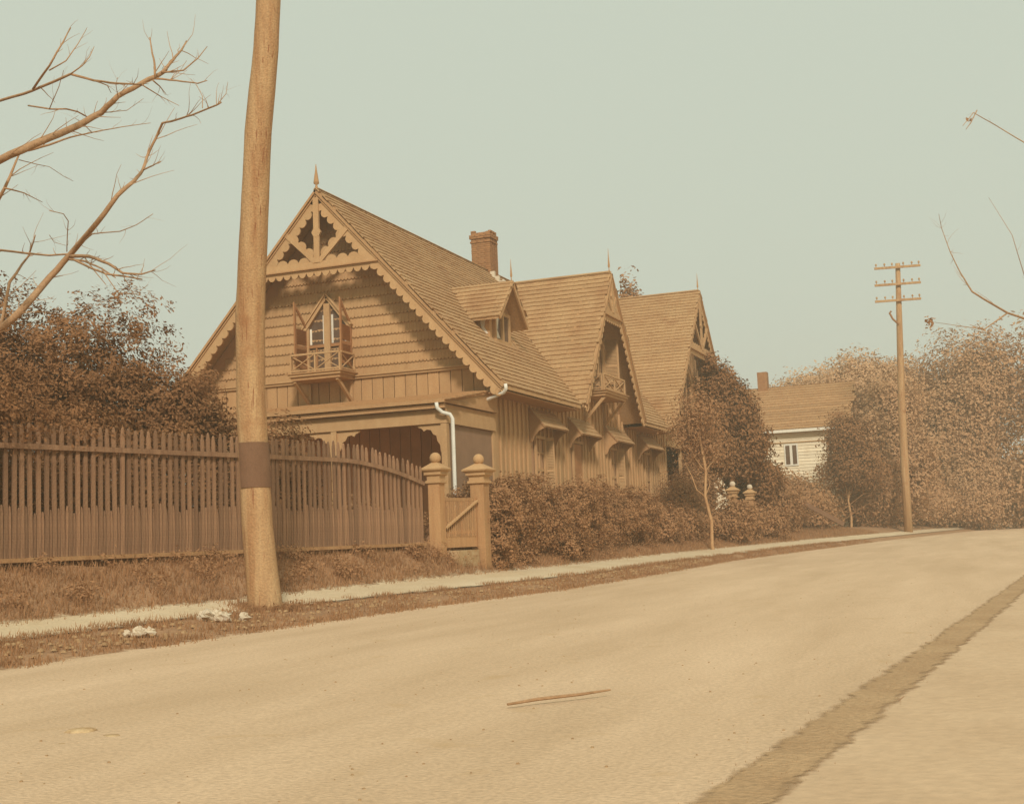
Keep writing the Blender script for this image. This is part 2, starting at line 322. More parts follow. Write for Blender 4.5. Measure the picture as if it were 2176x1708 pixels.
# roofs ------------------------------------------------------------
def slab(outline, fn, th=.09):
    """outline in plan (X,Y) lying on fn(X,Y), thickness downwards"""
    top = [Vector((X, Y, fn(X, Y))) for X, Y in outline]
    return MB().prism(top, (0, 0, -th))
rf = slab([(XE, YR0), (XE, 35.13), (-15.52, 38.5), (XE, 41.87), (XE, 45.6), (GX, 51.3), (GX, YR0)], lambda X, Y: zmain(X)).build('roof', 'roof', H)
slab([(GX, YR0), (GX, 57), (-21.85, 57), (-21.85, YR0)], lambda X, Y: zmain(X)).build('roof', 'roof', H)
def shingles(parent, origin, u, v, lu, lv, keep, expo=.19, wmin=.11, wmax=.21, name='shingle_course', step=1, m='roof', up=None):
    """overlapping shingles on a slope; origin at eave, u along eave, v up the slope"""
    u = Vector(u).normalized(); v = Vector(v).normalized(); n = u.cross(v).normalized()
    if n.z < 0: n = -n
    o = Vector(origin); k = 0; s = 0.0
    while s < lv:
        c = MB(); t = -random.random()*.1
        while t < lu:
            wd = random.uniform(wmin, wmax); tt = t+wd/2
            P = o+u*tt+v*(s+.05)
            if keep(P.x, P.y, P.z):
                s0 = s-.012+random.uniform(-.006, .006)*(1 if random.random() < .93 else 4); s1 = min(s+expo*1.25, lv+.02); th = .046+random.uniform(-.005, .006); a = t+.002; b_ = t+wd-.002
                A = o+u*a; B = o+u*b_
                c.add([A+v*s0+n*th, B+v*s0+n*th, B+v*s1+n*.012, A+v*s1+n*.012, A+v*s0+n*.002, B+v*s0+n*.002], [(0, 1, 2, 3), (4, 5, 1, 0), (5, 2, 1), (4, 0, 3)])
            t += wd
        if c.v: c.build(name, m, parent, kind='stuff')
        s += expo; k += 1
def zcross2(Y): return 9.52-1.367*abs(Y-38.5)
def zcross3(Y): return 11.12-1.09*abs(Y-51.37)
LM = math.hypot(GX-XE, GZ-ZE)
shingles(H, (XE, YR0, ZE), (0, 1, 0), (GX-XE, 0, GZ-ZE), 23, LM, lambda X, Y, Z: Z > zcross2(Y)-.05 and Z > zcross3(Y)-.05 and not (31.95 < Y < 34.25 and -14.4 < X < -12.9 and Z < 8.42-1.03*abs(Y-33.1)-.1))
# ridge boards
rb = MB(); rb.bar((GX-.05, YR0-.02, GZ+.02), (GX-.05, 51, GZ+.02), .02, .10, (1, 0, 1)); rb.bar((GX+.045, YR0-.02, GZ+.022), (GX+.045, 51, GZ+.022), .10, .02, (.7, 0, 1)); rb.build('ridge_board', 'roof', H)
# cross gable 2
def cross_roof(yc, za, half, slope, xf, xin, ext):
    zc = lambda Y: za-slope*abs(Y-yc)
    for sgn in (-1, 1):
        slab([(xf, yc), (xf, yc+sgn*half), (ext, yc+sgn*half), (xin, yc)], lambda X, Y: zc(Y)).build('roof', 'roof', H)
        L = math.hypot(half, half*slope)
        shingles(H, (xf+.02, yc+sgn*half, za-slope*half), (-1, 0, 0), (0, -sgn, slope), xf-xin, L, lambda X, Y, Z: Z > zmain(X)-.10 or X > -12.0)
    r = MB(); r.bar((xf+.03, yc-.04, za+.022), (xin, yc-.04, za+.022), .11, .02, (0, -.7, 1)); r.bar((xf+.03, yc+.04, za+.02), (xin, yc+.04, za+.02), .11, .02, (0, .7, 1)); r.build('ridge_board', 'roof', H)
cross_roof(38.5, 9.52, 3.3, 1.367, -11.3, -15.7, -12.3)
cross_roof(51.37, 11.12, 5.55, 1.09, -11.3, -18, -14.5)

def scallops(mb, a, b, width, pitch, inward, normal, thick, amp=.07):
    """bargeboard from a to b with a scalloped lower edge; inward = direction of width"""
    a = Vector(a); b = Vector(b); L = (b-a).length; d = (b-a).normalized(); i = Vector(inward).normalized(); nn = Vector(normal)*thick
    n = max(1, round(L/pitch)); top = []; low = []
    for k in range(n):
        for j in range(6):
            t = (k+j/6)*L/n; q = j/6
            e = width-amp+amp*math.sin(math.pi*q)**.6*1.5 if j else width-amp*1.1
            low.append((t, e))
    low.append((L, width-amp))
    m = len(low); P = []
    for t, e in low: P += [a+d*t, a+d*t+i*e]
    Q = [p+nn for p in P]; base_ = 2*m
    F = []
    for k in range(m-1):
        A, B, C_, D = 2*k, 2*k+1, 2*k+3, 2*k+2
        F += [(A, B, C_, D), (base_+A, base_+D, base_+C_, base_+B), (B, base_+B, base_+C_, C_), (A, D, base_+D, base_+A)]
    F += [(0, base_, base_+1, 1), (2*m-2, 2*m-1, base_+2*m-1, base_+2*m-2)]
    mb.add(P+Q, F); return mb

def gable_trim(kind, c, za, half, slope, plane, width, pitch, tie_z=None, truss=True, foot=True):
    """kind 'Y': gable faces -Y at Y=plane, c = X of apex. kind 'X': faces +X at X=plane, c = Y of apex."""
    if kind == 'Y': W = lambda s, z, o=0: Vector((c+s, plane-o, z)); nrm = Vector((0, -1, 0))
    else: W = lambda s, z, o=0: Vector((plane+o, c+s, z)); nrm = Vector((1, 0, 0))
    for sg in (-1, 1):
        L = math.hypot(half, half*slope); inw = W(-sg*slope, -1)-W(0, 0); inw = Vector(inw)
        a = W(0, za-.04); b = W(sg*half, za-.04-slope*half)
        scallops(MB(), a+nrm*.002, b+nrm*.002, width, pitch, inw, nrm, .045).build('bargeboard', 'trim', H)
        mo = MB()
        iu = inw.normalized()
        mo.bar(a+nrm*.08+iu*.03, b+nrm*.08+iu*.03, .06, .06, iu); mo.bar(a+nrm*.065+iu*.10, b+nrm*.065+iu*.10, .035, .03, iu)
        mo.build('rake_moulding', 'rail', H)
        if foot:
            e = b+iu*(width*.62); r = MB(); pts = []
            for k in range(17):
                an = k/16*2*math.pi*1.35; rr = .13-.08*k/16
                pts.append(e+W(rr*math.cos(an)*sg, 0)-W(0, 0)+Vector((0, 0, rr*math.sin(an)))+nrm*.03)
            r.tube(pts, .03, 6).build('scroll_end', 'trim', H)
    if tie_z:
        hw = (za-tie_z)/slope-.12
        t = MB(); t.bar(W(-hw, tie_z, .03), W(hw, tie_z, .03), .07, .16, nrm if False else (0, 0, 1)); t.build('tie_beam', 'trim', H)
        l = MB(); l.bar(W(-hw-.05, tie_z-.10, .06), W(hw+.05, tie_z-.10, .06), .10, .035, (0, 0, 1)); l.build('tie_moulding', 'rail', H)
        scallops(MB(), W(-hw, tie_z-.12, .004), W(hw, tie_z-.12, .004), .16, pitch*.85, Vector((0, 0, -1)), nrm, .03, .075).build('scalloped_valance', 'trim', H)
        if truss:
            k = MB(); k.bar(W(0, za-.25, .05), W(0, tie_z+.05, .05), .07, .16 , (W(1, 0)-W(0, 0)))
            zz = tie_z+(za-tie_z)*.42
            k.prism([W(-.14, zz, .09), W(-.07, zz-.12, .09), W(.07, zz-.12, .09), W(.14, zz, .09), W(.07, zz+.12, .09), W(-.07, zz+.12, .09)], nrm*-.07)
            k.build('king_post', 'trim', H)
            for sg in (-1, 1):
                zs = tie_z+(za-tie_z)*.44; s_ = sg*((za-zs)/slope-.12)
                MB().bar(W(sg*.06, tie_z+.08, .045), W(s_, zs, .045), .06, .13, nrm.cross(W(s_, zs)-W(0, tie_z))).build('truss_strut', 'trim', H)
                # cusped fretwork along the struts and the tie beam
                dd = (W(s_, zs)-W(0, tie_z+.08)).normalized(); up_ = Vector((0, 0, 1)); pr = (up_-dd*up_.dot(dd)).normalized()
                scallops(MB(), W(sg*.15, tie_z+.2, .02), W(s_*.9, tie_z+.08+(zs-tie_z-.08)*.9, .02), .13, .30, pr, nrm, .025, .07).build('fretwork', 'trim', H)
                scallops(MB(), W(sg*.25, tie_z+.07, .015), W(sg*(hw-.2), tie_z+.07, .015), .12, .34, Vector((0, 0, 1)), nrm, .025, .07).build('fretwork', 'trim', H)
def finial(x, y, z, h, r):
    m = MB().lathe((x, y, z), [(r*.5, -.1), (r*.5, .06), (r*.28, h*.13), (r*1.05, h*.2), (r*.95, h*.3), (r*.4, h*.7), (r*.12, h)], 8)
    m.build('finial', 'rail', H, smooth=True)
gable_trim('Y', GX, GZ, 5.2, SL, YR0, .34, .27, tie_z=8.62)
finial(GX, YR0, GZ+.02, .66, .075)
gable_trim('X', 38.5, 9.52, 3.28, 1.367, -11.3, .30, .26, tie_z=8.15)
finial(-11.3, 38.5, 9.56, .74, .034)
gable_trim('X', 51.37, 11.12, 5.5, 1.09, -11.3, .32, .27, tie_z=8.55)
finial(-11.3, 51.37, 11.14, .72, .034)
# eave fascia along the main slope and its gutter
for y0, y1 in ((YR0, 35.1), (41.9, 45.8)):
    e = MB(); e.box(XE-.05, XE+.012, y0+.06, y1, ZE-.105, ZE-.015); e.build('eave_fascia', 'trim', H)
    MB().box(-12.1, XE-.052, y0+.1, y1, ZE-.16, ZE-.13).build('soffit', 'soffit', H)

# side wall: vertical boards and battens
def board_wall(X, y0, y1, zl, zh, step=.33, win=()):
    y = y0; i = 0
    while y < y1-.05:
        b = min(y+step, y1); z1 = zh(y+step/2); spans = [(zl, z1)]
        for (a0, a1, w0, w1) in win:
            if b > a0+.05 and y < a1-.05: spans = [(zl, w0), (w1, z1)]
        for s0, s1 in spans:
            if s1-s0 > .05:
                MB().box(X+.002, X+.022+.014*random.random(), y+.018+.008*random.random(), b-.010-.01*random.random(), s0, s1).build('siding_board', 'wall', H)
                if i: MB().bar((X+.04, y+random.uniform(-.008, .008), s0), (X+.04+random.uniform(-.004, .004), y+random.uniform(-.010, .010), s1), .072, .052, (0, 1, 0)).build('batten', 'trim', H)
        y += step; i += 1
AWN = [(32.55, 34.6), (35.8, 37.85), (39.5, 41.55), (43.4, 45.5)]
WINS = [(32.95, 33.75, 2.1, 4.0), (36.2, 37.2, 1.1, 4.05), (40.05, 40.85, 2.1, 4.05), (44.3, 45.1, 2.1, 4.1)]
def zside(y):
    return 5.0
board_wall(-12.1, 30.06, 35.1, 1.0, lambda y: 5.55, win=WINS[:1])
board_wall(-12.1, 35.1, 42.0, 1.0, lambda y: max(5.0, zcross2(y)-.15), win=[WINS[1], WINS[2], (37.6, 39.4, 5.95, 7.9)])
board_wall(-12.1, 42.0, 47.5, 1.0, lambda y: 5.0, win=WINS[3:])
board_wall(-12.1, 47.5, 56.0, 4.75, lambda y: max(5.0, min(zcross3(y)-.15, 10.6)), win=[(50.4, 52.2, 5.9, 8.1)])
board_wall(-12.1, 45.9, 47.5, 5.0, lambda y: zcross3(y)-.15)
cb = MB(); cb.box(-12.14, -12.02, 29.9, 30.05, 1.0, 5.6); cb.build('corner_board', 'trim', H)
MB().box(-12.12, -12.03, 47.38, 47.52, 1.0, 5.0).build('corner_board', 'trim', H)
# gable wall cores of the two cross gables
g = MB(); g.prism([(-12.25, 35.3, 5.0), (-12.25, 41.7, 5.0), (-12.25, 38.5, 9.35)], (.148, 0, 0)); g.prism([(-12.25, 46.0, 4.75), (-12.25, 56.7, 4.75), (-12.25, 51.37, 10.9)], (.148, 0, 0)); g.build('wall', 'soffit', H)
# recessed verandah under the far wing
g = MB(); g.box(-14.6, -14.45, 47.55, 56, 1, 4.9); g.build('wall', 'soffit', H)
MB().box(-12.2, -12.0, 47.55, 56.2, 4.50, 4.74).build('verandah_beam', 'trim', H)
for yy in (50.0, 52.3, 54.6): MB().box(-12.18, -12.06, yy, yy+.14, 1.0, 4.5).build('verandah_post', 'trim', H)
MB().box(-14.4, -12.0, 47.55, 56.2, 1.0, 1.15).build('verandah_floor', 'soffit', H)

# ---- windows of the side wall, shutters and shingled awnings
def window(y0, y1, z0, z1, door=False):
    f_ = MB(); X = -12.08
    f_.box(X, X+.07, y0, y0+.07, z0, z1); f_.box(X, X+.07, y1-.07, y1, z0, z1); f_.box(X, X+.07, y0+.071, y1-.071, z1-.08, z1); f_.box(X, X+.09, y0-.04, y1+.04, z0-.06, z0-.001)
    w_ = f_.build('door' if door else 'window', 'trim', H)
    MB().box(X-.05, X-.03, y0, y1, z0, z1).build('pane', 'glass', w_)
    if door:
        MB().box(X-.028, X+.02, y0+.08, y1-.08, z0, z1-.1).build('door_leaf', 'shutter', w_)
    else:
        s_ = MB(); ym = (y0+y1)/2
        s_.box(X-.028, X+.02, ym-.025, ym+.025, z0, z1-.08)
        for k in range(1, 4):
            zz = z0+(z1-z0)*k/4; h = .035 if k == 2 else .018
            s_.box(X-.027, X+.018, y0+.07, ym-.026, zz-h, zz+h); s_.box(X-.027, X+.018, ym+.026, y1-.07, zz-h, zz+h)
        s_.build('sash_bars', 'trim', w_)
        MB().box(X-.0285, X-.024, y0+.08, y0+.30, z0+(z1-z0)*.5, z1-.1).build('curtain', 'curtain', w_)
    return w_
for i, (y0, y1, z0, z1) in enumerate(WINS): window(y0, y1, z0, z1, door=(i == 1))
def shutter_leaf(hinge, out, z0, zh, zo, m='shutter'):
    """leaf standing out from hinge to out (x,y), top runs from zh at hinge to zo at outer edge"""
    hx, hy = hinge; ox, oy = out; d = Vector((ox-hx, oy-hy, 0)); n_ = Vector((-d.y, d.x, 0)).normalized()*.02
    s_ = MB(); P = lambda t, z: Vector((hx+d.x*t, hy+d.y*t, z))
    s_.prism([P(0, z0), P(.12, z0), P(.12, zh+(zo-zh)*.12), P(0, zh)], n_*2)
    s_.prism([P(.88, z0), P(1, z0), P(1, zo), P(.88, zh+(zo-zh)*.88)], n_*2)
    for za_, zb_ in ((z0, z0+.09), ((z0+zh)/2-.04, (z0+zh)/2+.05)): s_.prism([P(.121, za_), P(.879, za_), P(.879, zb_), P(.121, zb_)], n_*2)
    s_.prism([P(.121, zh+(zo-zh)*.121-.1), P(.879, zh+(zo-zh)*.879-.1), P(.879, zh+(zo-zh)*.879), P(.121, zh+(zo-zh)*.121)], n_*2)
    o_ = s_.build('shutter', m, H)
    l_ = MB(); z = z0+.11
    while z < zh-.1:
        if not ((z0+zh)/2-.07 < z < (z0+zh)/2+.06):
            a = P(.122, z); b = P(.878, z); l_.prism([a, b, b+n_*1.6+Vector((0, 0, .035)), a+n_*1.6+Vector((0, 0, .035))], (0, 0, .008))
        z += .045
    l_.build('louvres', m, o_, kind='stuff')
for (y0, y1, z0, z1) in WINS[::2]:
    shutter_leaf((-12.03, y1+.02), (-11.80, y1+.10), z0, z1-.02, z1-.02, 'trim')
for i, (y0, y1) in enumerate(AWN):
    zt_, zl_, xo = 4.74, 4.20, -11.6
    s_ = MB().prism([(-12.06, y0, zt_), (-12.06, y1, zt_), (xo, y1, zl_), (xo, y0, zl_)], (0, 0, -.035)); aw = s_.build('awning', 'soffit', H)
    for ysd in (y0+.03, y1-.06):
        MB().prism([(-12.055, ysd, zt_-.04), (-12.055, ysd, zl_-.42), (-11.97, ysd, zl_-.40), (-11.90, ysd, zl_-.24), (-11.78, ysd, zl_-.12), (xo+.02, ysd, zl_-.04)], (0, .03, 0)).build('cheek', 'rail', aw)
    L = math.hypot(.46, .54); dv = Vector((-.46, 0, .54)).normalized(); u_ = Vector((0, 1, 0)); nn = Vector((.54, 0, .46)).normalized()
    for k in range(4):
        s0 = k*L/4; y = y0; c = MB()
        while y < y1-.02:
            wd = min(random.uniform(.12, .2), y1-y); A = Vector((xo, y+.004, zl_))+dv*(s0-.02); B = A+u_*(wd-.008); up2 = dv*(L/4*1.2)
            c.add([A+nn*.028, B+nn*.028, B+up2+nn*.01, A+up2+nn*.01, A, B], [(0, 1, 2, 3), (4, 5, 1, 0), (5, 2, 1), (4, 0, 3)]); y += wd
        c.build('shingle_course', 'roof', aw, kind='stuff')

# ---- balconied windows
def balcony(kind, s0, s1, wallp, out, zd, zr, zb, cross=2):
    """kind 'Y' faces -Y (s along X); kind 'X' faces +X (s along Y)"""
    if kind == 'Y': W = lambda s, o, z: Vector((s, wallp-o, z))
    else: W = lambda s, o, z: Vector((wallp+o, s, z))
    d = MB(); d.prism([W(s0-.05, .01, zd-.07), W(s1+.05, .01, zd-.07), W(s1+.05, out+.06, zd-.07), W(s0-.05, out+.06, zd-.07)], (0, 0, .07)); b_ = d.build('balcony', 'trim', H)
    MB().prism([W(s0-.1, .01, zd-.001), W(s1+.1, .01, zd-.001), W(s1+.1, out+.1, zd-.001), W(s0-.1, out+.1, zd-.001)], (0, 0, .03)).build('deck_edge', 'rail', b_)
    MB().prism([W(s0, .02, zd-.16), W(s1, .02, zd-.16), W(s1, out, zd-.16), W(s0, out, zd-.16)], (0, 0, .088)).build('deck_joists', 'rail', b_)
    def panel(p, q, n):
        r = MB(); p = Vector(p); q = Vector(q)
        r.bar(p+Vector((0, 0, zr)), q+Vector((0, 0, zr)), .06, .05); r.bar(p+Vector((0, 0, zd+.09)), q+Vector((0, 0, zd+.09)), .04, .04)
        r.build('handrail', 'trim', b_)
        for k in range(n+1):
            t = p+(q-p)*k/n; MB().bar(t+Vector((0, 0, zd+.03)), t+Vector((0, 0, zr-.026)), .045, .045).build('baluster', 'trim', b_)
        for k in range(n):
            a = p+(q-p)*(k+.05)/n; c = p+(q-p)*(k+.95)/n; off = (q-p).normalized().cross(Vector((0, 0, 1)))*.012
            x_ = MB(); x_.bar(a+Vector((0, 0, zd+.11))+off, c+Vector((0, 0, zr-.03))+off, .02, .035, (q-p).cross(Vector((0,0,1)))); x_.bar(a+Vector((0, 0, zr-.03))-off, c+Vector((0, 0, zd+.11))-off, .02, .035, (q-p).cross(Vector((0,0,1))))
            x_.build('cross_brace', 'trim', b_)
    z0 = Vector((0, 0, 0))
    panel(W(s0, out-.02, 0), W(s1, out-.02, 0), cross); panel(W(s0, .04, 0), W(s0, out-.08, 0), 1); panel(W(s1, .04, 0), W(s1, out-.08, 0), 1)
    for s in (s0+.10, s1-.10):
        k = MB(); pts = [W(s, .03, zb), W(s, out*.28, zb+(zd-zb)*.34), W(s, out*.62, zb+(zd-zb)*.66), W(s, out-.05, zd-.18)]
        k.bar(pts[0], pts[3], .07, .09); k.bar(W(s, .035, zb-.1), W(s, .035, zd-.17), .08, .05); k.build('bracket', 'trim', b_)
    return b_
balcony('Y', -17.45, -15.98, YW-.05, .85, 5.72, 6.24, 4.98)
# pointed double window of the front gable
wc, whw, zs_, za_ = -16.75, .62, 7.07, 7.83
f_ = MB(); Y = YW-.05
for sg in (-1, 1):
    f_.box(wc+sg*whw-.045, wc+sg*whw+.045, Y-.08, Y-.002, 5.76, zs_)
    f_.bar((wc+sg*(whw+.09), Y-.06, zs_-.08), (wc, Y-.06, za_+.06), .09, .10, (0, 1, 0)); f_.bar((wc+sg*(whw+.13), Y-.09, zs_-.02), (wc, Y-.09, za_+.14), .04, .14, (0, 1, 0))
wf = f_.build('window', 'trim', H)
MB().prism([(wc-whw, Y-.012, 5.76), (wc+whw, Y-.012, 5.76), (wc+whw, Y-.012, zs_), (wc, Y-.012, za_), (wc-whw, Y-.012, zs_)], (0, .01, 0)).build('pane', 'glass', wf)
MB().box(wc-.09, wc+.09, Y-.10, Y-.014, 5.77, 7.7).build('mullion', 'trim', wf)
for sg in (-1, 1):
    c_ = wc+sg*.35
    s_ = MB(); s_.box(c_-.02, c_+.02, Y-.06, Y-.014, 5.77, 6.55); s_.box(wc+sg*.091 if sg > 0 else wc-whw+.046, wc+whw-.046 if sg > 0 else wc-.091, Y-.07, Y-.015, 6.52, 6.60); s_.build('sash_bars', 'shutter', wf)
    MB().box(wc+sg*.13-.03, wc+sg*.13+.03, Y-.025, Y-.0135, 6.62, 7.4).build('curtain', 'curtain', wf); MB().box(wc+sg*.53-.03, wc+sg*.53+.025, Y-.025, Y-.0135, 6.62, 7.05).build('curtain', 'curtain', wf)
shutter_leaf((-17.42, YW-.05), (-17.44, YW-.72), 5.95, 7.08, 7.72)
shutter_leaf((-16.08, YW-.05), (-16.06, YW-.70), 5.95, 7.08, 7.72)
# balcony and shuttered door of the middle gable
balcony('X', 37.4, 39.68, -12.04, .74, 5.62, 6.14, 4.75, cross=2)
def pointed(yc, hw, z0, zs2, za2):
    f2 = MB(); X = -12.04
    for sg in (-1, 1):
        f2.box(X, X+.08, yc+sg*hw-.05, yc+sg*hw+.05, z0, zs2); f2.bar((X+.06, yc+sg*(hw+.08), zs2-.06), (X+.06, yc, za2+.06), .10, .09, (1, 0, 0))
    w2 = f2.build('window', 'trim', H)
    MB().prism([(X-.05, yc-hw, z0), (X-.05, yc+hw, z0), (X-.05, yc+hw, zs2), (X-.05, yc, za2), (X-.05, yc-hw, zs2)], (.06, 0, 0)).build('pane', 'glass', w2)
    MB().box(X+.012, X+.06, yc-.04, yc+.04, z0, za2-.1).build('mullion', 'trim', w2)
pointed(38.7, .95, 5.68, 7.3, 8.05)
shutter_leaf((-12.0, 39.75), (-11.52, 39.86), 5.8, 7.6, 8.1, 'trim')
shutter_leaf((-12.0, 37.65), (-11.52, 37.55), 5.8, 7.6, 8.1, 'trim')
pointed(51.3, .85, 5.9, 7.3, 8.05)
balcony('X', 50.3, 52.3, -12.04, .7, 5.75, 6.3, 5.0, cross=2)

# ---- dormer on the main slope
DYc, DZ, DS, DXF = 33.1, 8.42, 1.03, -12.6
dm = MB(); dm.prism([(-13.0, 32.3, 6.4), (-13.0, 33.9, 6.4), (-13.0, 33.9, DZ-.8*DS-.06), (-13.0, DYc, DZ-.08), (-13.0, 32.3, DZ-.8*DS-.06)], (-1.5, 0, 0))
dorm = dm.build('dormer', 'wall', H)
for sg in (-1, 1):
    r_ = MB(); zf = lambda Y: DZ-DS*abs(Y-DYc)
    r_.prism([Vector((DXF, DYc, DZ)), Vector((DXF, DYc+sg*1.14, DZ-1.14*DS)), Vector((-13.7, DYc+sg*1.14, DZ-1.14*DS)), Vector((-14.7, DYc, DZ))], (0, 0, -.06)); r_.build('dormer_roof', 'roof', dorm)
    L = math.hypot(1.14, 1.14*DS)
    shingles(dorm, (DXF+.02, DYc+sg*1.14, DZ-1.14*DS), (-1, 0, 0), (0, -sg, DS), 2.1, L, lambda X, Y, Z: Z > zmain(X)-.05, expo=.19)
    mo = MB(); a = Vector((DXF+.03, DYc, DZ-.05)); b = Vector((DXF+.03, DYc+sg*1.12, DZ-.05-1.12*DS)); mo.bar(a, b, .05, .13, (a-b).cross(Vector((1, 0, 0)))); mo.build('dormer_rake', 'trim', dorm)
X = -12.995
MB().box(X, X+.04, 32.62, 33.0, 6.75, 7.45).build('dormer_pane', 'glass', dorm); MB().box(X, X+.04, 33.2, 33.58, 6.75, 7.45).build('dormer_pane', 'glass', dorm)
MB().prism([(X+.045, 32.62, 7.45), (X+.045, 32.9, 7.45), (X+.045, 32.72, 7.0), (X+.045, 32.95, 6.78), (X+.045, 32.62, 6.78)], (.01, 0, 0)).build('curtain', 'curtain', dorm)
ff = MB(); ff.box(X+.002, X+.09, 32.52, 32.60, 6.6, 7.55); ff.box(X+.002, X+.10, 33.05, 33.15, 6.6, 8.1); ff.box(X+.002, X+.09, 33.6, 33.68, 6.6, 7.55); ff.box(X+.003, X+.085, 32.5, 33.7, 7.46, 7.55); ff.box(X+.003, X+.12, 32.5, 33.7, 6.64, 6.73); ff.build('dormer_frame', 'trim', dorm)
MB().prism([(-13.28, 32.285, 7.3), (-13.10, 32.285, 7.3), (-13.16, 32.285, 7.05), (-13.04, 32.285, 6.85), (-13.22, 32.285, 6.9)], (0, .012, 0)).build('curtain', 'curtain', dorm)
finial(DXF, DYc, DZ+.02, .62, .032)

# ---- chimney of individual bricks
cx0, cx1, cy0, cy1 = -17.13, -16.4, 41.1, 41.85
core = MB(); core.box(cx0+.012, cx1-.012, cy0+.012, cy1-.012, 9.8, 12.02); ch = core.build('chimney', 'mortar', H)
bmesh = {}
def brick_mesh(lx, ly):
    k = (round(lx, 2), round(ly, 2))
    if k not in bmesh:
        m_ = MB().box(-lx/2, lx/2, -ly/2, ly/2, 0, .064); me = bpy.data.meshes.new('brick'); me.from_pydata(m_.v, [], m_.f); me.materials.append(MT['brick']); bmesh[k] = me
    return bmesh[k]
oc = org(ch); z = 10.35; i = 0; big = MB(); nb = 0
while z < 12.1:
    ex = .05 if 11.86 < z < 12.0 else (.03 if 11.70 < z < 11.79 else 0)
    a0, a1, b0, b1 = cx0-ex, cx1+ex, cy0-ex, cy1+ex
    n_ = 4 if i % 2 else 3
    for k in range(n_):
        L = (a1-a0)/n_-.012; X = a0+(k+.5)*(a1-a0)/n_
        if z > 12.0 and random.random() < .35: continue
        o = link('brick', brick_mesh(L, .1), ch, Vector((X+random.uniform(-.003, .003), b0+.05+random.uniform(-.006, .004), z))-oc)
    n_ = 3 if i % 2 else 4
    for k in range(n_):
        L = (b1-b0-.2)/n_-.012; Y_ = b0+.1+(k+.5)*(b1-b0-.2)/n_
        if z > 12.0 and random.random() < .35: continue
        link('brick', brick_mesh(.1, L), ch, Vector((a1-.05+random.uniform(-.004, .006), Y_, z))-oc)
    z += .076; i += 1
MB().lathe((-16.62, 41.6, 12.0), [(.16, 0), (.15, .2), (.12, .2)], 10).build('chimney_pot', 'brick', ch, smooth=False)
fl = MB()
for k in range(7):
    a = GX+.2+k*.17; fl.box(a, a+.16, 40.98, 41.09, zmain(a+.16)+.03, zmain(a)+.13)
fl.build('flashing', 'flash', H)
MB().prism([(-16.35, 42.0, zmain(-16.35)+.06), (-15.2, 42.6, zmain(-15.2)+.06), (-15.15, 42.75, zmain(-15.15)+.06), (-16.38, 42.3, zmain(-16.38)+.06)], (0, 0, .03)).build('flashing', 'flash', H)

# ---- porch
px0, px1, pf = -21.7, -11.92, 26.62
pr = MB().prism([(px0, pf, 4.42), (px1, pf, 4.42), (px1, YW-.06, 4.95), (px0, YW-.06, 4.95)], (0, 0, -.06)); porch = pr.build('porch_roof', 'soffit', H)
MB().prism([(px1-.03, pf+.13, 4.36), (px1-.03, YW-.06, 4.36), (px1-.03, YW-.06, 4.88), (px1-.03, pf+.13, 4.375)], (-.03, 0, 0)).build('porch_gable_end', 'wall', H)
L = math.hypot(YW-.06-pf, .53)
shingles(porch, (px0, pf, 4.42), (1, 0, 0), (0, YW-.06-pf, .53), px1-px0, L, lambda *a: True, expo=.25, m='rail')
e = MB(); e.box(px0, px1+.02, pf-.03, pf+.04, 4.36, 4.44); e.box(px0, px1-.02, pf+.05, pf+.12, 4.24, 4.345); e.build('porch_cornice', 'rail', H)
e = MB(); e.box(px1-.05, px1+.02, pf+.041, 29.95, 4.36, 4.44); e.box(px1-.14, px1-.07, pf+.121, 29.95, 4.24, 4.345); e.build('porch_cornice', 'rail', H)
MB().box(px0+.1, -11.96, 26.82, 26.98, 3.90, 4.235).build('porch_beam', 'trim', H)
MB().box(-12.12, -11.965, 26.985, 29.9, 3.90, 4.235).build('porch_beam', 'trim', H)
MB().box(px0+.1, -11.99, 26.75, YW-.05, 1.02, 1.22).build('porch_floor', 'soffit', H)
MB().box(px0+.1, -12.15, 27.0, YW-.06, 4.24, 4.26).build('porch_ceiling', 'dark', H)
for xx in (-12.12, -15.02, -17.95, -20.9):
    MB().box(xx, xx+.15, 26.83, 26.97, 1.22, 3.895).build('porch_post', 'trim', H)
    for sg in (-1, 1):
        if xx > -12.5 and sg > 0: continue
        x0 = xx+(.15 if sg > 0 else 0); k = MB()
        P = [(0, 3.89), (.62, 3.89), (.60, 3.84), (.50, 3.80), (.46, 3.74), (.38, 3.78), (.28, 3.76), (.22, 3.66), (.14, 3.62), (.12, 3.50), (.05, 3.40), (.04, 3.25), (0, 3.2)]
        k.prism([(x0+sg*a, 26.88, b) for a, b in P], (0, .04, 0)); k.build('scroll_bracket', 'trim', H)
MB().box(-12.12, -12.0, 29.75, 29.89, 1.22, 3.895).build('porch_post', 'trim', H)
MB().box(-12.06, -12.04, 26.98, 29.74, 1.22, 3.89).build('porch_screen', 'screen', H)
g = MB(); g.box(-12.09, -12.02, 26.985, 29.745, 2.1, 2.16); g.build('screen_rail', 'screen', H)
# rainspouts
MB().tube([(-11.33, 29.05, 4.98), (-11.33, 29.08, 4.86), (-11.42, 29.15, 4.78), (-11.95, 29.35, 4.66), (-12.35, 29.5, 4.60)], .045, 8).build('rainspout', 'zinc', H, smooth=True)
MB().tube([(-12.1, 26.60, 4.36), (-12.09, 26.60, 4.24), (-12.0, 26.68, 4.13), (-11.84, 26.76, 4.08), (-11.80, 26.80, 3.98), (-11.80, 26.80, 1.9), (-11.78, 26.78, 1.2)], .046, 10).build('rainspout', 'zinc', H, smooth=True, label='pale upright rainspout with a crook at its top beside the porch corner post')

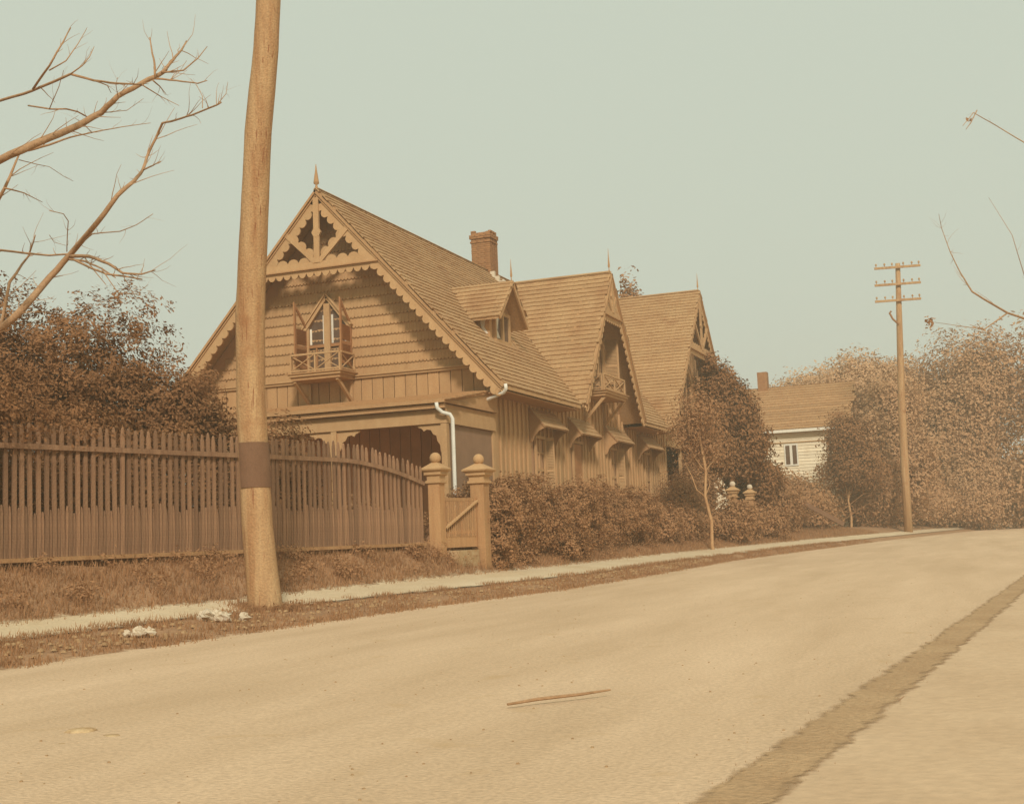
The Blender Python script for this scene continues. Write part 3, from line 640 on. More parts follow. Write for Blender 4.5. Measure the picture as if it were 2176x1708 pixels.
# ------------------------------------------------------------------ near utility pole
up = thing('utility_pole', (-9.74, 15.45, .2), 'thick weathered wooden utility pole with a dark band, nearest the camera on the verge', 'pole')
PP = [((-9.74, 15.45, -.1), .245), ((-9.74, 15.45, .22), .243), ((-9.80, 15.44, .9), .226), ((-9.84, 15.42, 1.5), .215), ((-9.87, 15.42, 2.24), .21), ((-9.865, 15.36, 3.2), .208), ((-9.80, 15.28, 4.5), .205), ((-9.64, 15.18, 5.8), .197), ((-9.48, 15.07, 7.0), .187), ((-9.28, 15.0, 8.16), .176), ((-9.18, 14.95, 9.0), .170), ((-9.12, 14.93, 11), .155)]
rings = []
for (p, r), (q, s) in zip(PP, PP[1:]):
    for k in range(4): t = k/4; rings.append((Vector(p).lerp(Vector(q), t), r+(s-r)*t+.004*random.uniform(-1, 1)))
rings.append((Vector(PP[-1][0]), PP[-1][1]))
MB().tube([a for a, b in rings], [b for a, b in rings], 28, jit=.02).build('pole_shaft', 'pole', up, smooth=True)
pb = MB(); n = 14; zz0, zz1 = 2.0, 2.63
for j, zz in enumerate((zz0, zz1)):
    for k in range(n):
        an = math.radians(-118+k*150/(n-1))+math.radians(0); cxx = -9.865 if j == 0 else -9.868
        for rr in (.222, .228):
            pb.v.append((cxx+rr*math.cos(an), 15.42-(0 if j == 0 else .03)+rr*math.sin(an), zz))
for k in range(n-1):
    a, b = 2*k, 2*(k+1); c, d = a+2*n, b+2*n
    pb.f += [(a+1, b+1, d+1, c+1), (a, c, d, b), (a, b, b+1, a+1), (c, c+1, d+1, d)]
pb.f += [(0, 1, 2*n+1, 2*n), (2*n-2, 4*n-2, 4*n-1, 2*n-1)]
pb.build('dark_band', 'plate', up)

# ------------------------------------------------------------------ picket fence
FY0, FY1 = 8.6, 22.75
def fz(Y):    # top rail height
    t = max(0, min(1, (Y-20.3)/(FY1-20.3))); return 2.70-.40*t**1.8
fn_ = thing('picket_fence', (fence_x(16), 16, 1.0), 'tall dark weathered picket fence sweeping down to the gate, on the bank behind the pole', 'fence')
fd = Vector((.235, 1, 0)).normalized(); fnrm = Vector((fd.y, -fd.x, 0))
def picket_mesh(h, wd, th):
    m_ = MB(); pts = [(-wd/2, 0), (wd/2, 0), (wd/2, h-.12), (wd*.40, h-.09), (wd*.22, h-.02), (0, h), (-wd*.22, h-.02), (-wd*.40, h-.09), (-wd/2, h-.12)]
    m_.prism([Vector((0, 0, 0))+fd*a+Vector((0, 0, b))+fnrm*th/2 for a, b in pts], fnrm*-th)
    me = bpy.data.meshes.new('picket'); me.from_pydata([tuple(v_) for v_ in m_.v], [], m_.f); me.materials.append(MT['fence']); return me
fo = org(fn_); tall = picket_mesh(1.95, .085, .03); cache = {}
Y = FY0
while Y < FY1-.05:
    X = fence_x(Y); zb = ztop(Y)+.08
    ht = fz(Y)+.33-zb+random.uniform(-.02, .02)
    kq = round(ht, 2)
    if kq not in cache: cache[kq] = picket_mesh(kq, .064, .028)
    o = link('picket', cache[kq], fn_, Vector((X, Y, zb))+fnrm*.04-fo); o.rotation_euler = (random.uniform(-.012, .012), random.uniform(-.012, .012), 0)
    hs = round(.76+random.uniform(-.07, .07), 2)
    if hs not in cache: cache[hs] = picket_mesh(hs, .042, .022)
    if Y+.06 < FY1-.05:
        o = link('picket', cache[hs], fn_, Vector((fence_x(Y+.063), Y+.063, zb))+fnrm*.04-fo); o.rotation_euler = (random.uniform(-.015, .015), random.uniform(-.015, .015), 0)
    Y += .127
r1 = MB(); ys = np.linspace(FY0, FY1, 40)
pts = [Vector((fence_x(y), y, fz(y)))+fnrm*.085 for y in ys]
for a, b in zip(pts, pts[1:]): r1.bar(a, b, .045, .075)
r1.build('fence_rail', 'fence', fn_)
r2 = MB(); pts = [Vector((fence_x(y), y, 1.62))+fnrm*-.01 for y in ys]
for a, b in zip(pts, pts[1:]): r2.bar(a, b, .04, .07)
r2.build('fence_rail', 'fence', fn_)
r3 = MB(); pts = [Vector((fence_x(y), y, ztop(y)+.12))+fnrm*.085 for y in ys]
for a, b in zip(pts, pts[1:]): r3.bar(a, b, .05, .06)
r3.build('fence_rail', 'gate', fn_)
Y = FY0+.2
while Y < FY1:
    MB().bar(Vector((fence_x(Y), Y, .7))-fnrm*.08, Vector((fence_x(Y), Y, fz(Y)+.1))-fnrm*.08, .12, .12).build('fence_post', 'fence', fn_); Y += 2.35

# ------------------------------------------------------------------ gate posts and gate
def gate_post(x, y, zb, zt_, hw, label, grp, cap=1.0):
    g_ = thing('gate_post', (x, y, zb), label, 'gate post', grp); h = zt_-zb
    rb_ = max(.115, hw*.78); zc = h-rb_*1.95
    s_ = MB().lathe((x, y, zb-.35), [(hw*1.02, 0), (hw*1.02, .5), (hw, .52), (hw, zc-.28+.35)], square=True); s_.build('shaft', 'gate', g_)
    c_ = MB().lathe((x, y, zb), [(hw*1.05, zc-.40), (hw*1.3, zc-.385), (hw*1.3, zc-.34), (hw*1.1, zc-.33), (hw*1.1, zc-.25), (hw*1.45, zc-.22), (hw*1.45, zc-.17), (hw*1.85*cap, zc-.13), (hw*1.9*cap, zc-.10), (hw*1.1, zc-.03), (hw*.55, zc+.02), (hw*.3, zc+.04)], square=True); c_.build('cap', 'trim', g_)
    b_ = MB(); pr_ = [(rb_*.45, zc-.05)]+[(rb_*math.sin(a), zc+rb_-rb_*math.cos(a)) for a in np.linspace(.35, math.pi-.03, 12)]
    b_.lathe((x, y, zb), pr_, 18).build('ball_finial', 'trim' if y < 40 else 'paper', g_, smooth=True)
    return g_
gate_post(-10.6, 23.15, .95, 2.93, .125, 'wooden gate post with ball finial where the picket fence ends, left of the garden gate', 'posts of the garden gate')
gate_post(-10.32, 24.72, .90, 2.96, .15, 'stout wooden gate post with ball finial at the left end of the hedge', 'posts of the garden gate')
gate_post(-9.62, 47.8, .9, 3.02, .13, 'distant ball-topped gate post by the shrubs, nearer of the far pair', 'posts of the far gateway')
gate_post(-9.59, 51.06, .9, 2.99, .13, 'distant ball-topped gate post by the shrubs, farther of the far pair', 'posts of the far gateway')
gt = thing('garden_gate', (-10.5, 23.9, 1.0), 'low wooden picket gate with a diagonal brace between two ball-topped posts', 'gate')
GA = Vector((-10.56, 23.32, 0)); GB = Vector((-10.36, 24.52, 0)); gd = (GB-GA).normalized(); gn = Vector((gd.y, -gd.x, 0))
for zz in (2.0, 1.34): MB().bar(GA+Vector((0, 0, zz)), GB+Vector((0, 0, zz)), .04, .07).build('gate_rail', 'gate', gt)
MB().bar(GA+Vector((0, 0, 1.14)), GB+Vector((0, 0, 1.14)), .05, .22).build('bottom_board', 'gate', gt)
for p in (GA, GB): MB().bar(p+Vector((0, 0, 1.03)), p+Vector((0, 0, 2.03)), .07, .07).build('gate_stile', 'gate', gt)
MB().bar(GA+gn*.06+Vector((0, 0, 1.42)), GB+gn*.06+Vector((0, 0, 1.98)), .03, .075, gn).build('diagonal_brace', 'trim', gt)
for k in range(1, 15):
    p = GA.lerp(GB, k/15)+gn*.03; MB().bar(p+Vector((0, 0, 1.25)), p+Vector((0, 0, 1.96+.0*k)), .02, .035, gn).build('gate_picket', 'gate', gt)
st = thing('stone_step', (-10.1, 23.9, .6), 'flat stone step on the bank below the garden gate', 'step')
s_ = MB(); s_.box(-10.60, -10.28, 23.4, 24.5, .55, .97); s_.build('tread', 'stone', st)

# ------------------------------------------------------------------ telegraph pole
tp = thing('telegraph_pole', (-5.16, 72.8, .7), 'slim telegraph pole with three crossarms standing far down the road', 'pole')
MB().tube([(-5.16, 72.8, .3), (-5.12, 72.8, 4), (-5.0, 72.7, 8), (-4.80, 72.4, 12), (-4.62, 72.0, 15.45)], [.24, .225, .2, .165, .13], 12).build('pole_shaft', 'pole', tp, smooth=True)
for k, (zz, xm, ym) in enumerate(((15.2, -4.62, 72.0), (14.28, -4.67, 72.1), (13.4, -4.72, 72.2))):
    d_ = Vector((.98, .18, 0)); cc = Vector((xm, ym-.2, zz)); a_ = MB().bar(cc-d_*1.25, cc+d_*1.2, .09, .12).build('crossarm', 'pole', tp)
    for q in (-1.15, -.7, -.3, .3, .75, 1.12):
        MB().lathe(cc+d_*q+Vector((0, 0, .06)), [(.02, 0), (.02, .08), (.05, .09), (.055, .14), (.03, .2)], 8).build('insulator', 'pole', a_)
MB().tube([(-4.82, 72.2, 12.1), (-5.1, 72.1, 12.4), (-5.25, 72.1, 12.75), (-5.15, 72.1, 12.85)], .06, 6).build('bracket', 'bark', tp)

# ------------------------------------------------------------------ vegetation
def fib(n):
    d = rng.normal(size=(n, 3)); return d/np.linalg.norm(d, axis=1)[:, None]
def leaf_cloud(blobs, nclump, nleaf, size, spread, shell=.55, asp=.5, droop=0):
    """blobs: (cx,cy,cz,rx,ry,rz). returns quads"""
    B = np.array(blobs, float); vol = (B[:, 3]*B[:, 4]*B[:, 5])**.75; p = vol/vol.sum()
    idx = rng.choice(len(B), nclump, p=p); d = fib(nclump)
    ph = rng.uniform(0, 6, (len(B), 3))[idx]
    lump_ = 1+.12*np.sin(d[:, 0]*4.3+ph[:, 0])+.14*np.sin(d[:, 1]*5.1+ph[:, 1])+.14*np.sin(d[:, 2]*4.7+ph[:, 2])
    r = (shell+(1-shell)*rng.random(nclump)**.7)*lump_
    cc = B[idx, :3]+d*B[idx, 3:6]*r[:, None]
    k = rng.integers(0, nclump, nclump*nleaf)
    c = cc[k]+np.clip(rng.normal(size=(len(k), 3)), -1.35, 1.35)*spread*1.1*(0.6+.8*rng.random(nclump)[k])[:, None]
    n = len(c); nn = (c-B[idx[k], :3])/B[idx[k], 3:6]; nn /= np.linalg.norm(nn, axis=1)[:, None]+1e-6; nn = nn+np.array([0, 0, .35])+.75*fib(n)+.35*fib(nclump)[k]; nn /= np.linalg.norm(nn, axis=1)[:, None]
    a = np.cross(nn, fib(n)); a /= np.linalg.norm(a, axis=1)[:, None]+1e-6; b = np.cross(nn, a)
    s = size*rng.uniform(.6, 1.3, n)[:, None]
    q = np.stack([c-a*s, c+b*s*asp, c+a*s, c-b*s*asp], 1)
    return q.reshape(-1, 3), cc
def clip_ground(q, n=4):
    q = q.reshape(-1, n, 3); m_ = q[:, :, 2].min(1) > .2; return q[m_].reshape(-1, 3)
def limb_pts(a, b, n=5, wob=.12):
    a = Vector(a); b = Vector(b); L = (b-a).length
    return [a.lerp(b, i/n)+Vector((random.uniform(-1, 1), random.uniform(-1, 1), random.uniform(-1, 1)))*wob*L*(.5 if 0 < i < n else 0)+Vector((0, 0, -.1*L*math.sin(math.pi*i/n))) for i in range(n+1)]
def tree(name, basept, trunk_h, r, blobs, nclump, nleaf, size, spread, label, cat='tree', m='leafmid', bark='bark', group=None, nl=6, shell=.5, asp=.5, stems=None):
    t = thing(name, basept, label, cat, group); bx, by, bz = basept
    tops = []
    q, cc = leaf_cloud(blobs, nclump, nleaf, size, spread, shell, asp)
    q = clip_ground(q)
    np_mesh('crown', q, 4, m, t)
    tr = MB(); top = Vector((blobs[0][0], blobs[0][1], bz+trunk_h)); pts = limb_pts((bx, by, bz-.3), top, 6, .03)
    tr.tube(pts, [r*(1.25-.75*i/6) for i in range(7)], 8, jit=.1); tr.build('trunk', bark, t, smooth=True)
    for k in range(nl):
        e = cc[random.randrange(len(cc))]; s0 = pts[random.choice((3, 4, 5, 6))]
        MB().tube(limb_pts(s0, e, 5, .1), [r*.42*(1-.85*i/5) for i in range(6)], 5).build('limb', bark, t, smooth=True)
    return t
# dark evergreen mass at the left behind the fence
tree('evergreen_tree', (-17.2, 20.3, 1.0), 3.0, .16, [(-16.3, 19.4, 4.35, 1.9, 1.7, 1.75), (-14.9, 20.0, 3.6, 1.25, 1.1, 1.35), (-14.1, 20.3, 3.35, .62, .6, .75), (-14.35, 20.1, 4.3, .28, .28, .5), (-17.8, 18.4, 4.2, 2.0, 1.6, 2.1), (-16.2, 19.7, 2.4, 2.2, 1.6, 1.5), (-19.6, 17.5, 3.6, 2.0, 1.8, 2.2)],
     5200, 36, .045, .105, 'big dark evergreen tree rising behind the left end of the picket fence', m='leafdark', nl=10, shell=.35, asp=.42)
tree('shrub', (-13.6, 20.6, 1.0), 1.0, .05, [(-13.2, 20.6, 2.5, 1.1, .8, 1.1), (-13.0, 21.6, 1.9, .8, .8, .8)], 900, 34, .042, .12, 'dark bushy shrub just behind the pickets left of the utility pole', 'shrub', 'leafdark', nl=5, shell=.3)
tree('shrub', (-14.5, 17.0, 1.0), 1.0, .05, [(-13.9, 19.3, 1.9, .9, .9, 1.0), (-14.5, 16.6, 1.9, 1.3, 1.4, 1.0), (-14.4, 14.6, 2.1, 1.1, 1.4, 1.2), (-14.3, 18.6, 1.7, 1.1, .9, .85)], 2000, 34, .034, .13, 'low dark thicket filling the space behind the left stretch of pickets', 'shrub', 'leafdark', nl=5, shell=.3)
tree('shrub', (-14.9, 15.5, 1.0), 1.2, .05, [(-13.0, 15.6, 3.0, .55, 1.0, .45), (-13.3, 13.6, 3.2, .8, 1.4, .6), (-12.5, 17.2, 2.95, .35, .5, .28)], 620, 30, .032, .11, 'dark growth spilling over the picket tips at the far left of the fence', 'shrub', 'leafdark', nl=5, shell=.2)
tree('shrub', (-12.4, 22.8, 1.0), .6, .04, [(-12.3, 22.8, 1.5, .9, .8, .55), (-11.9, 24.2, 1.35, .6, .8, .4), (-13.4, 24.2, 1.5, 1.2, .9, .5)], 800, 30, .034, .12, 'low leafy bush behind the fence in front of the porch', 'shrub', 'leafmid', nl=4, shell=.3)
# hedge
hb = []
for k in range(15):
    y = 25.55+k*.86; hb.append((-10.68+.04*math.sin(k*2.1), y, 1.47+.008*k+.03*math.sin(k*1.3), .9+.04*math.sin(k*3), .8, 1.04+.04*math.sin(k*1.9)))
hb += [(-10.5, 25.3, 1.2, .75, .5, .95), (-10.4, 26.5, .8, .6, 1, .5), (-10.2, 29.5, .8, .6, 1.4, .5)]
hg = thing('hedge', (-10.7, 31, 1.0), 'long dense clipped hedge along the pavement between the gate and the far shrubs', 'hedge')
q, cc = leaf_cloud(hb, 8000, 30, .030, .06, shell=.62, asp=.6)
np_mesh('hedge_foliage', clip_ground(q), 4, 'leafhedge', hg)
for k in range(14):
    y = 25.6+k*.88; MB().tube(limb_pts((-10.7, y, .8), (-10.6+random.uniform(-.3, .3), y+random.uniform(-.3, .3), 2.1), 4, .08), [.035, .03, .025, .02, .01], 5).build('stem', 'bark', hg)
GV = 'shrubs and young trees along the verge beyond the hedge'
tree('shrub', (-10.3, 39.8, .9), .8, .05, [(-10.5, 39.6, 1.4, .85, 1.7, .62), (-10.5, 42.6, 1.35, .8, 1.8, .6), (-10.3, 45.6, 1.35, .8, 1.6, .62), (-10.3, 48.5, 1.3, .9, 1.6, .6)], 2400, 24, .05, .12, 'low loose shrub bank continuing beyond the end of the hedge', 'shrub', 'leafmid', group=GV, nl=4, shell=.35)
tree('shrub', (-11.2, 46.6, .9), 1.0, .06, [(-11.1, 45.8, 2.3, .9, 1.4, 1.0), (-11.2, 48.5, 2.7, .9, 1.4, 1.3)], 1100, 22, .045, .17, 'rounded shrub against the far corner of the cottage wall', 'shrub', 'leafmid', group=GV, nl=4, shell=.35)
# the street trees
tree('young_tree', (-8.95, 40.9, .5), 4.9, .055, [(-9.55, 42.2, 5.2, .85, 1.0, 1.2), (-9.9, 41.8, 4.5, .8, .9, .8), (-9.4, 42.6, 4.0, .7, .8, .8)], 380, 14, .048, .20, 'young street tree with a thin pale trunk in front of the far gable', 'tree', 'leafmid', 'barkpale', nl=9, shell=.2, asp=.6)
tree('dark_tree', (-10.6, 52.5, .9), 4.5, .15, [(-10.75, 53.5, 6.1, 1.0, 1.2, 1.2), (-10.95, 53.0, 7.3, .62, .7, .85), (-10.55, 54, 4.6, 1.25, 1.3, 1.3), (-11.5, 51.5, 4.6, 1.2, 1.3, 1.5), (-10.3, 56, 3.1, 1.3, 1.5, 1.1), (-11.2, 52.2, 8.2, .22, .22, .4), (-10.35, 54, 7.0, .3, .3, .25)], 2600, 30, .075, .2, 'dark leafy tree screening the right end of the cottage, above the far gate posts', 'tree', 'leafdark', nl=8, shell=.28, asp=.6)
tree('shrub', (-9.4, 56, .9), 1.2, .08, [(-9.2, 52, 1.35, .8, 1.5, .55), (-9.7, 57, 1.9, 1.1, 2.0, 1.1), (-10.2, 60.5, 1.9, 1.2, 2, 1.1), (-9.6, 49.3, 1.5, .6, 1.4, .7), (-9.3, 46.7, 1.5, .45, 1.2, .8)], 1700, 26, .07, .2, 'dense roadside shrubs in front of the distant gate posts', 'shrub', 'leafmid', group=GV, nl=4, shell=.35)
tree('shrub', (-8.9, 66, 1.1), 1.5, .08, [(-9.2, 65, 2.0, 1.5, 3.0, 1.3), (-10.6, 70, 2.3, 1.8, 3, 1.5), (-11.2, 66, 2.5, 2.0, 3, 1.5), (-7.6, 73.5, 2.6, 1.5, 2, 1.9), (-6.6, 75, 3.2, 1.3, 1.5, 2.6)], 2400, 20, .085, .28, 'sloping mass of shrubs in front of the white distant house', 'shrub', 'leafmid', group=GV, nl=4, shell=.4)
tree('young_tree', (-7.95, 70.3, .75), 4.8, .06, [(-7.95, 71.5, 5.7, 1.2, 1.3, 1.9), (-7.8, 71.5, 4.3, 1.6, 1.5, 1.4)], 1000, 20, .075, .26, 'small dark street tree with a thin pale stem beside the white house', 'tree', 'leafdark', 'barkpale', nl=7, shell=.25, asp=.6)
GT = 'big trees beyond the telegraph pole'
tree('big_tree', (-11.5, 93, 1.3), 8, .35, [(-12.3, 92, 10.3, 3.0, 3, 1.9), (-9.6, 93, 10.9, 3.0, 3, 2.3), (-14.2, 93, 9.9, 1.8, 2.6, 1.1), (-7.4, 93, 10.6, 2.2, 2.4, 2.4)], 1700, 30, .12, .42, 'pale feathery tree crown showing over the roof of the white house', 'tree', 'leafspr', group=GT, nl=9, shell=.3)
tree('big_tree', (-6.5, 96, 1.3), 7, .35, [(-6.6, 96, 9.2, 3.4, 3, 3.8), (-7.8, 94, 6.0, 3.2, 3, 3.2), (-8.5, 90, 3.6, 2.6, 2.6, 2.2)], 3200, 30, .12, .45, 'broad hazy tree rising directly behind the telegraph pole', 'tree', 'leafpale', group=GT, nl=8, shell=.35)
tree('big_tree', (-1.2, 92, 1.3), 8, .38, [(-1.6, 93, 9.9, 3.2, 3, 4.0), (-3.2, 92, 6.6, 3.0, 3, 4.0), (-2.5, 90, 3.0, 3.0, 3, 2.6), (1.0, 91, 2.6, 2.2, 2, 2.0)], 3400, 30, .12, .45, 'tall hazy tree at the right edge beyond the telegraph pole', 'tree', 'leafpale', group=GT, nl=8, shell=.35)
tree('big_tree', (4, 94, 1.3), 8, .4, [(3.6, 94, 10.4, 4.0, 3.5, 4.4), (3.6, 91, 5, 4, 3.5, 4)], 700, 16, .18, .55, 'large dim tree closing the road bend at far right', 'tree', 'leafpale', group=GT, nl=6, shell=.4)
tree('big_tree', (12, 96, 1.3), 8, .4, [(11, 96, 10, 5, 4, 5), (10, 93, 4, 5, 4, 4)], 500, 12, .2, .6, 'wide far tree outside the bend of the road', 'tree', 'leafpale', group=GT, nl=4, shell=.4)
tree('shrub', (-4.5, 84, 1.2), 1.5, .1, [(-5.2, 84, 2.4, 2.0, 3, 1.9), (-2.6, 88, 2.3, 2.2, 3, 1.9), (-7.2, 80, 2.6, 1.8, 3, 1.7)], 2400, 22, .085, .32, 'thick roadside undergrowth behind the foot of the telegraph pole', 'shrub', 'leafpale', group=GV, nl=3, shell=.4)
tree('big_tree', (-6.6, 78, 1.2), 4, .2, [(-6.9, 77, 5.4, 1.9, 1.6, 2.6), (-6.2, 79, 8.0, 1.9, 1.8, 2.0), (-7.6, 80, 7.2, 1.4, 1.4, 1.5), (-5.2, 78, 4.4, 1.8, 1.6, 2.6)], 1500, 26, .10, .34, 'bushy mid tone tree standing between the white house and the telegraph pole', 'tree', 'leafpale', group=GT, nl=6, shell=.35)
tree('dark_tree', (-19, 62, 1.0), 9.5, .2, [(-17.2, 62.0, 12.7, .8, .8, 1.5)], 130, 16, .11, .22, 'treetop just peeping over the roof between the two right gables', 'tree', 'leafmid', nl=5, shell=.2)
# the far wood closing the view
wb = []
for k in range(22): wb.append((-75+k*7.2, 128+6*math.sin(k*1.7), 5, 5.2, 4, 5+1.6*math.sin(k*2.3)))
q, _ = leaf_cloud(wb, 5000, 8, .42, 1.0, shell=.5)
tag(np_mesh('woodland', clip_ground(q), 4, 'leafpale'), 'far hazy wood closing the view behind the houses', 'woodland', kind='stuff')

# bare tree at the left: limbs reach in from a trunk beyond the picture
bt = thing('bare_tree', (-15.6, 11.9, 1.0), 'leafless tree whose limbs reach in from the left above the dark evergreen', 'tree')
def P(x, y, D):
    d = (Fw*2700+R2*(x-1087.5)-U2*(y-854))/2700; return Vector((0, 0, 1.1))+d*D
def branch(pts, r0, r1, D, D1=None, n=6, name='limb'):
    D1 = D if D1 is None else D1; m_ = len(pts); a = []
    V = [P(x, y, (D+(D1-D)*i/(m_-1))*(1+.055*math.sin(x*.017+y*.011)+.03*math.sin(x*.006-y*.021))) for i, (x, y) in enumerate(pts)]; R = [r0+(r1-r0)*i/(m_-1) for i in range(m_)]
    pp, rr = [], []
    for i in range(m_-1):
        for k in range(3):
            t = k/3; pp.append(V[i].lerp(V[i+1], t)+(Vector((random.uniform(-1, 1), random.uniform(-1, 1), random.uniform(-1, 1)))*R[i]*.22 if k else Vector((0, 0, 0)))); rr.append(R[i]+(R[i+1]-R[i])*t)
    pp.append(V[-1]); rr.append(R[-1])
    tw = MB()
    for q in range(int(len(pp)*(.8 if r0 > .02 else .45))):
        i = random.randrange(1, len(pp)-1); d0 = (pp[i+1]-pp[i-1]).normalized(); sd = Vector((random.uniform(-1, 1), random.uniform(-.6, .6), random.uniform(-.7, 1)))
        d1 = (d0*.8+sd*.8).normalized(); L = random.uniform(.12, .55)*(1.3 if r0 > .02 else .7); a = pp[i]; t3 = [a]
        for g in range(4): a = a+d1*L/4; d1 = (d1+Vector((random.uniform(-1, 1), random.uniform(-1, 1), random.uniform(-.7, 1)))*.28).normalized(); t3.append(a)
        w0 = min(.0075, rr[i]*.45); tw.tube(t3, [w0, w0*.8, w0*.62, w0*.45, w0*.3], 4, cap=False)
    if tw.v: tw.build('twigs', 'barkmid', bt, kind='stuff')
    MB().tube(pp, rr, n).build(name, 'barkmid', bt, smooth=True)
MB().tube([(-15.6, 11.9, .5), (-15.3, 12.1, 2.2), (-14.6, 12.5, 3.5), (-14.1, 12.8, 4.2)], [.42, .34, .28, .2], 12, jit=.06).build('trunk', 'bark', bt, smooth=True)
branch([(-150, 850), (-40, 735), (40, 665), (105, 590), (150, 540), (205, 475), (250, 415), (285, 385), (303, 362)], .062, .022, 17.2, 18)
branch([(303, 362), (318, 320), (335, 285), (345, 262), (372, 256), (408, 245), (460, 224), (470, 218)], .022, .010, 18, 18.3)
branch([(303, 362), (325, 352), (342, 343)], .014, .006, 18)
branch([(-200, 440), (-90, 385), (20, 330), (105, 293), (160, 270), (215, 240), (250, 205), (300, 178), (345, 155), (352, 147)], .056, .030, 16.6, 17.6)
for pts, r0, r1 in [
    ([(345, 155), (368, 128), (385, 108), (396, 88)], .028, .01), ([(330, 165), (328, 135), (322, 105), (318, 80)], .018, .008), ([(345, 155), (390, 150), (420, 125), (440, 100)], .014, .006),
    ([(330, 168), (375, 172), (420, 178), (440, 172)], .016, .006), ([(325, 172), (340, 185), (352, 200)], .012, .005), ([(300, 180), (250, 178), (200, 172), (150, 158), (105, 178), (50, 200), (-20, 220)], .012, .022),
    ([(150, 158), (175, 140), (190, 122), (200, 100)], .010, .004), ([(200, 172), (228, 182), (236, 198)], .008, .004), ([(300, 180), (340, 205), (380, 225)], .010, .004),
    ([(190, 252), (165, 238), (140, 232), (105, 232), (60, 225)], .010, .012), ([(105, 232), (125, 185), (135, 150)], .007, .003), ([(60, 320), (105, 308), (150, 292), (195, 282), (260, 270), (320, 262)], .018, .004), ([(195, 282), (175, 262), (160, 252)], .007, .003),
    ([(220, 240), (270, 235), (305, 210)], .007, .003), ([(430, 230), (430, 205), (418, 182), (405, 168)], .006, .003), ([(460, 224), (480, 200), (484, 175)], .006, .003),
    ([(70, 190), (105, 140), (128, 100), (150, 60)], .018, .008), ([(105, 150), (140, 130), (165, 95), (185, 60)], .010, .004), ([(250, 205), (246, 180), (250, 165)], .006, .003), ([(105, 355), (135, 375), (155, 385)], .004, .003),
    ([(40, 340), (80, 350), (105, 355)], .006, .004)]:
    branch(pts, r0, r1, 17.3, 17.6, 5, 'twig')
for pts, r0, r1 in [
    ([(145, 545), (190, 545), (230, 560), (260, 580), (300, 583), (330, 574)], .030, .008), ([(140, 550), (180, 555), (215, 570), (245, 590)], .020, .008), ([(150, 548), (190, 568), (225, 582), (270, 588), (302, 594)], .020, .010),
    ([(160, 530), (195, 498), (215, 495), (255, 492), (290, 478), (325, 455)], .012, .004), ([(150, 540), (105, 543), (50, 538), (-20, 530)], .014, .018), ([(142, 535), (143, 500), (145, 470), (135, 455), (105, 448)], .008, .006), ([(105, 500), (115, 515), (140, 522)], .005, .003),
    ([(215, 570), (235, 600), (250, 622), (290, 625), (315, 605)], .008, .003), ([(180, 548), (200, 575), (225, 605)], .010, .005), ([(-40, 735), (-60, 600), (-30, 480), (10, 400), (40, 330)], .05, .012), ([(10, 400), (50, 410), (90, 430)], .012, .004), ([(0, 700), (20, 600), (60, 545), (75, 500)], .03, .008)]:
    branch(pts, r0, r1, 17.6, 17.8, 5, 'twig')
# overhanging tree at the right: only its outer twigs reach in
rt = thing('overhanging_tree', (6.2, 30.5, .3), 'tree standing out of the picture at right, a few bare twigs reaching in', 'tree')
bt = rt
MB().tube([(6.2, 30.5, .1), (5.9, 30.6, 3), (5.4, 30.8, 6), (5.0, 31, 9)], [.3, .26, .22, .1], 10, jit=.06).build('trunk', 'bark', rt, smooth=True)
branch([(2560, 800), (2400, 760), (2240, 700), (2140, 665), (2065, 620), (2040, 580), (2018, 535), (2000, 485), (1994, 455)], .035, .005, 30.5, 30.5)
branch([(2560, 500), (2380, 420), (2220, 330), (2120, 270), (2068, 240), (2045, 268)], .020, .007, 30.5)
branch([(2075, 235), (2062, 262), (2052, 275)], .016, .008, 30.5)
branch([(2240, 700), (2180, 600), (2150, 500), (2100, 420)], .014, .004, 30.5)
branch([(2140, 665), (2090, 700), (2060, 690)], .02, .005, 30.5)
lv, _ = leaf_cloud([tuple(P(1972, 685, 30.5))+(.12, .1, .06), tuple(P(2055, 255, 30.5))+(.05, .05, .05)], 8, 4, .06, .07, .1)
np_mesh('leaves', lv, 4, 'leafmid', rt)
branch([(2090, 700), (2020, 690), (1972, 683)], .012, .004, 30.5, 30.5, 4, 'twig')

# grass and weeds: uncountable blades
def grass(name, n, region, hmin, hmax, wd, label, m='grass'):
    pts = []
    while len(pts) < n:
        g_ = region()
        if g_ is None: continue
        X, Y = g_
        pts.append((X, Y, zt(X, Y)))
    p = np.array(pts); h = rng.uniform(hmin, hmax, n)[:, None]; a = rng.uniform(0, 2*math.pi, n); dx = np.stack([np.cos(a), np.sin(a), 0*a], 1)*wd
    lean = np.concatenate([rng.normal(size=(n, 2))*.35, np.ones((n, 1))], 1)*h
    q = np.stack([p-dx-[0, 0, .02], p+dx-[0, 0, .02], p+lean], 1).reshape(-1, 3)
    return tag(np_mesh(name, q, 3, m), label, kind='stuff')
def r_bank():
    Y = 8+random.random()**1.3*60; k, t = interp(XB, Y), xt(Y); return (random.uniform(t-.5, k-.02+.06*lump(Y*3, 1)), Y)
def r_verge():
    Y = 8+random.random()**1.4*50; c, f = interp(XC, Y), interp(XF, Y); u = random.random(); X = c+(f-c)*u
    if lump(X*1.5, Y*.8)+.5*random.random() < -.1: return None
    return (X+.1*lump(Y*2.2, 3), Y)
def r_edges():
    Y = 8+random.random()**1.3*45; e = random.choice((XF, XF, XB, XC)); X = interp(e, Y)
    if lump(X*.9+Y*.8, Y*.5+(3 if e is XF else 7)) < -.25: return None
    sgn = 1 if e is XF else -1
    return (X+random.gauss(.02, .10)+.06*lump(Y*1.9, 5), Y)
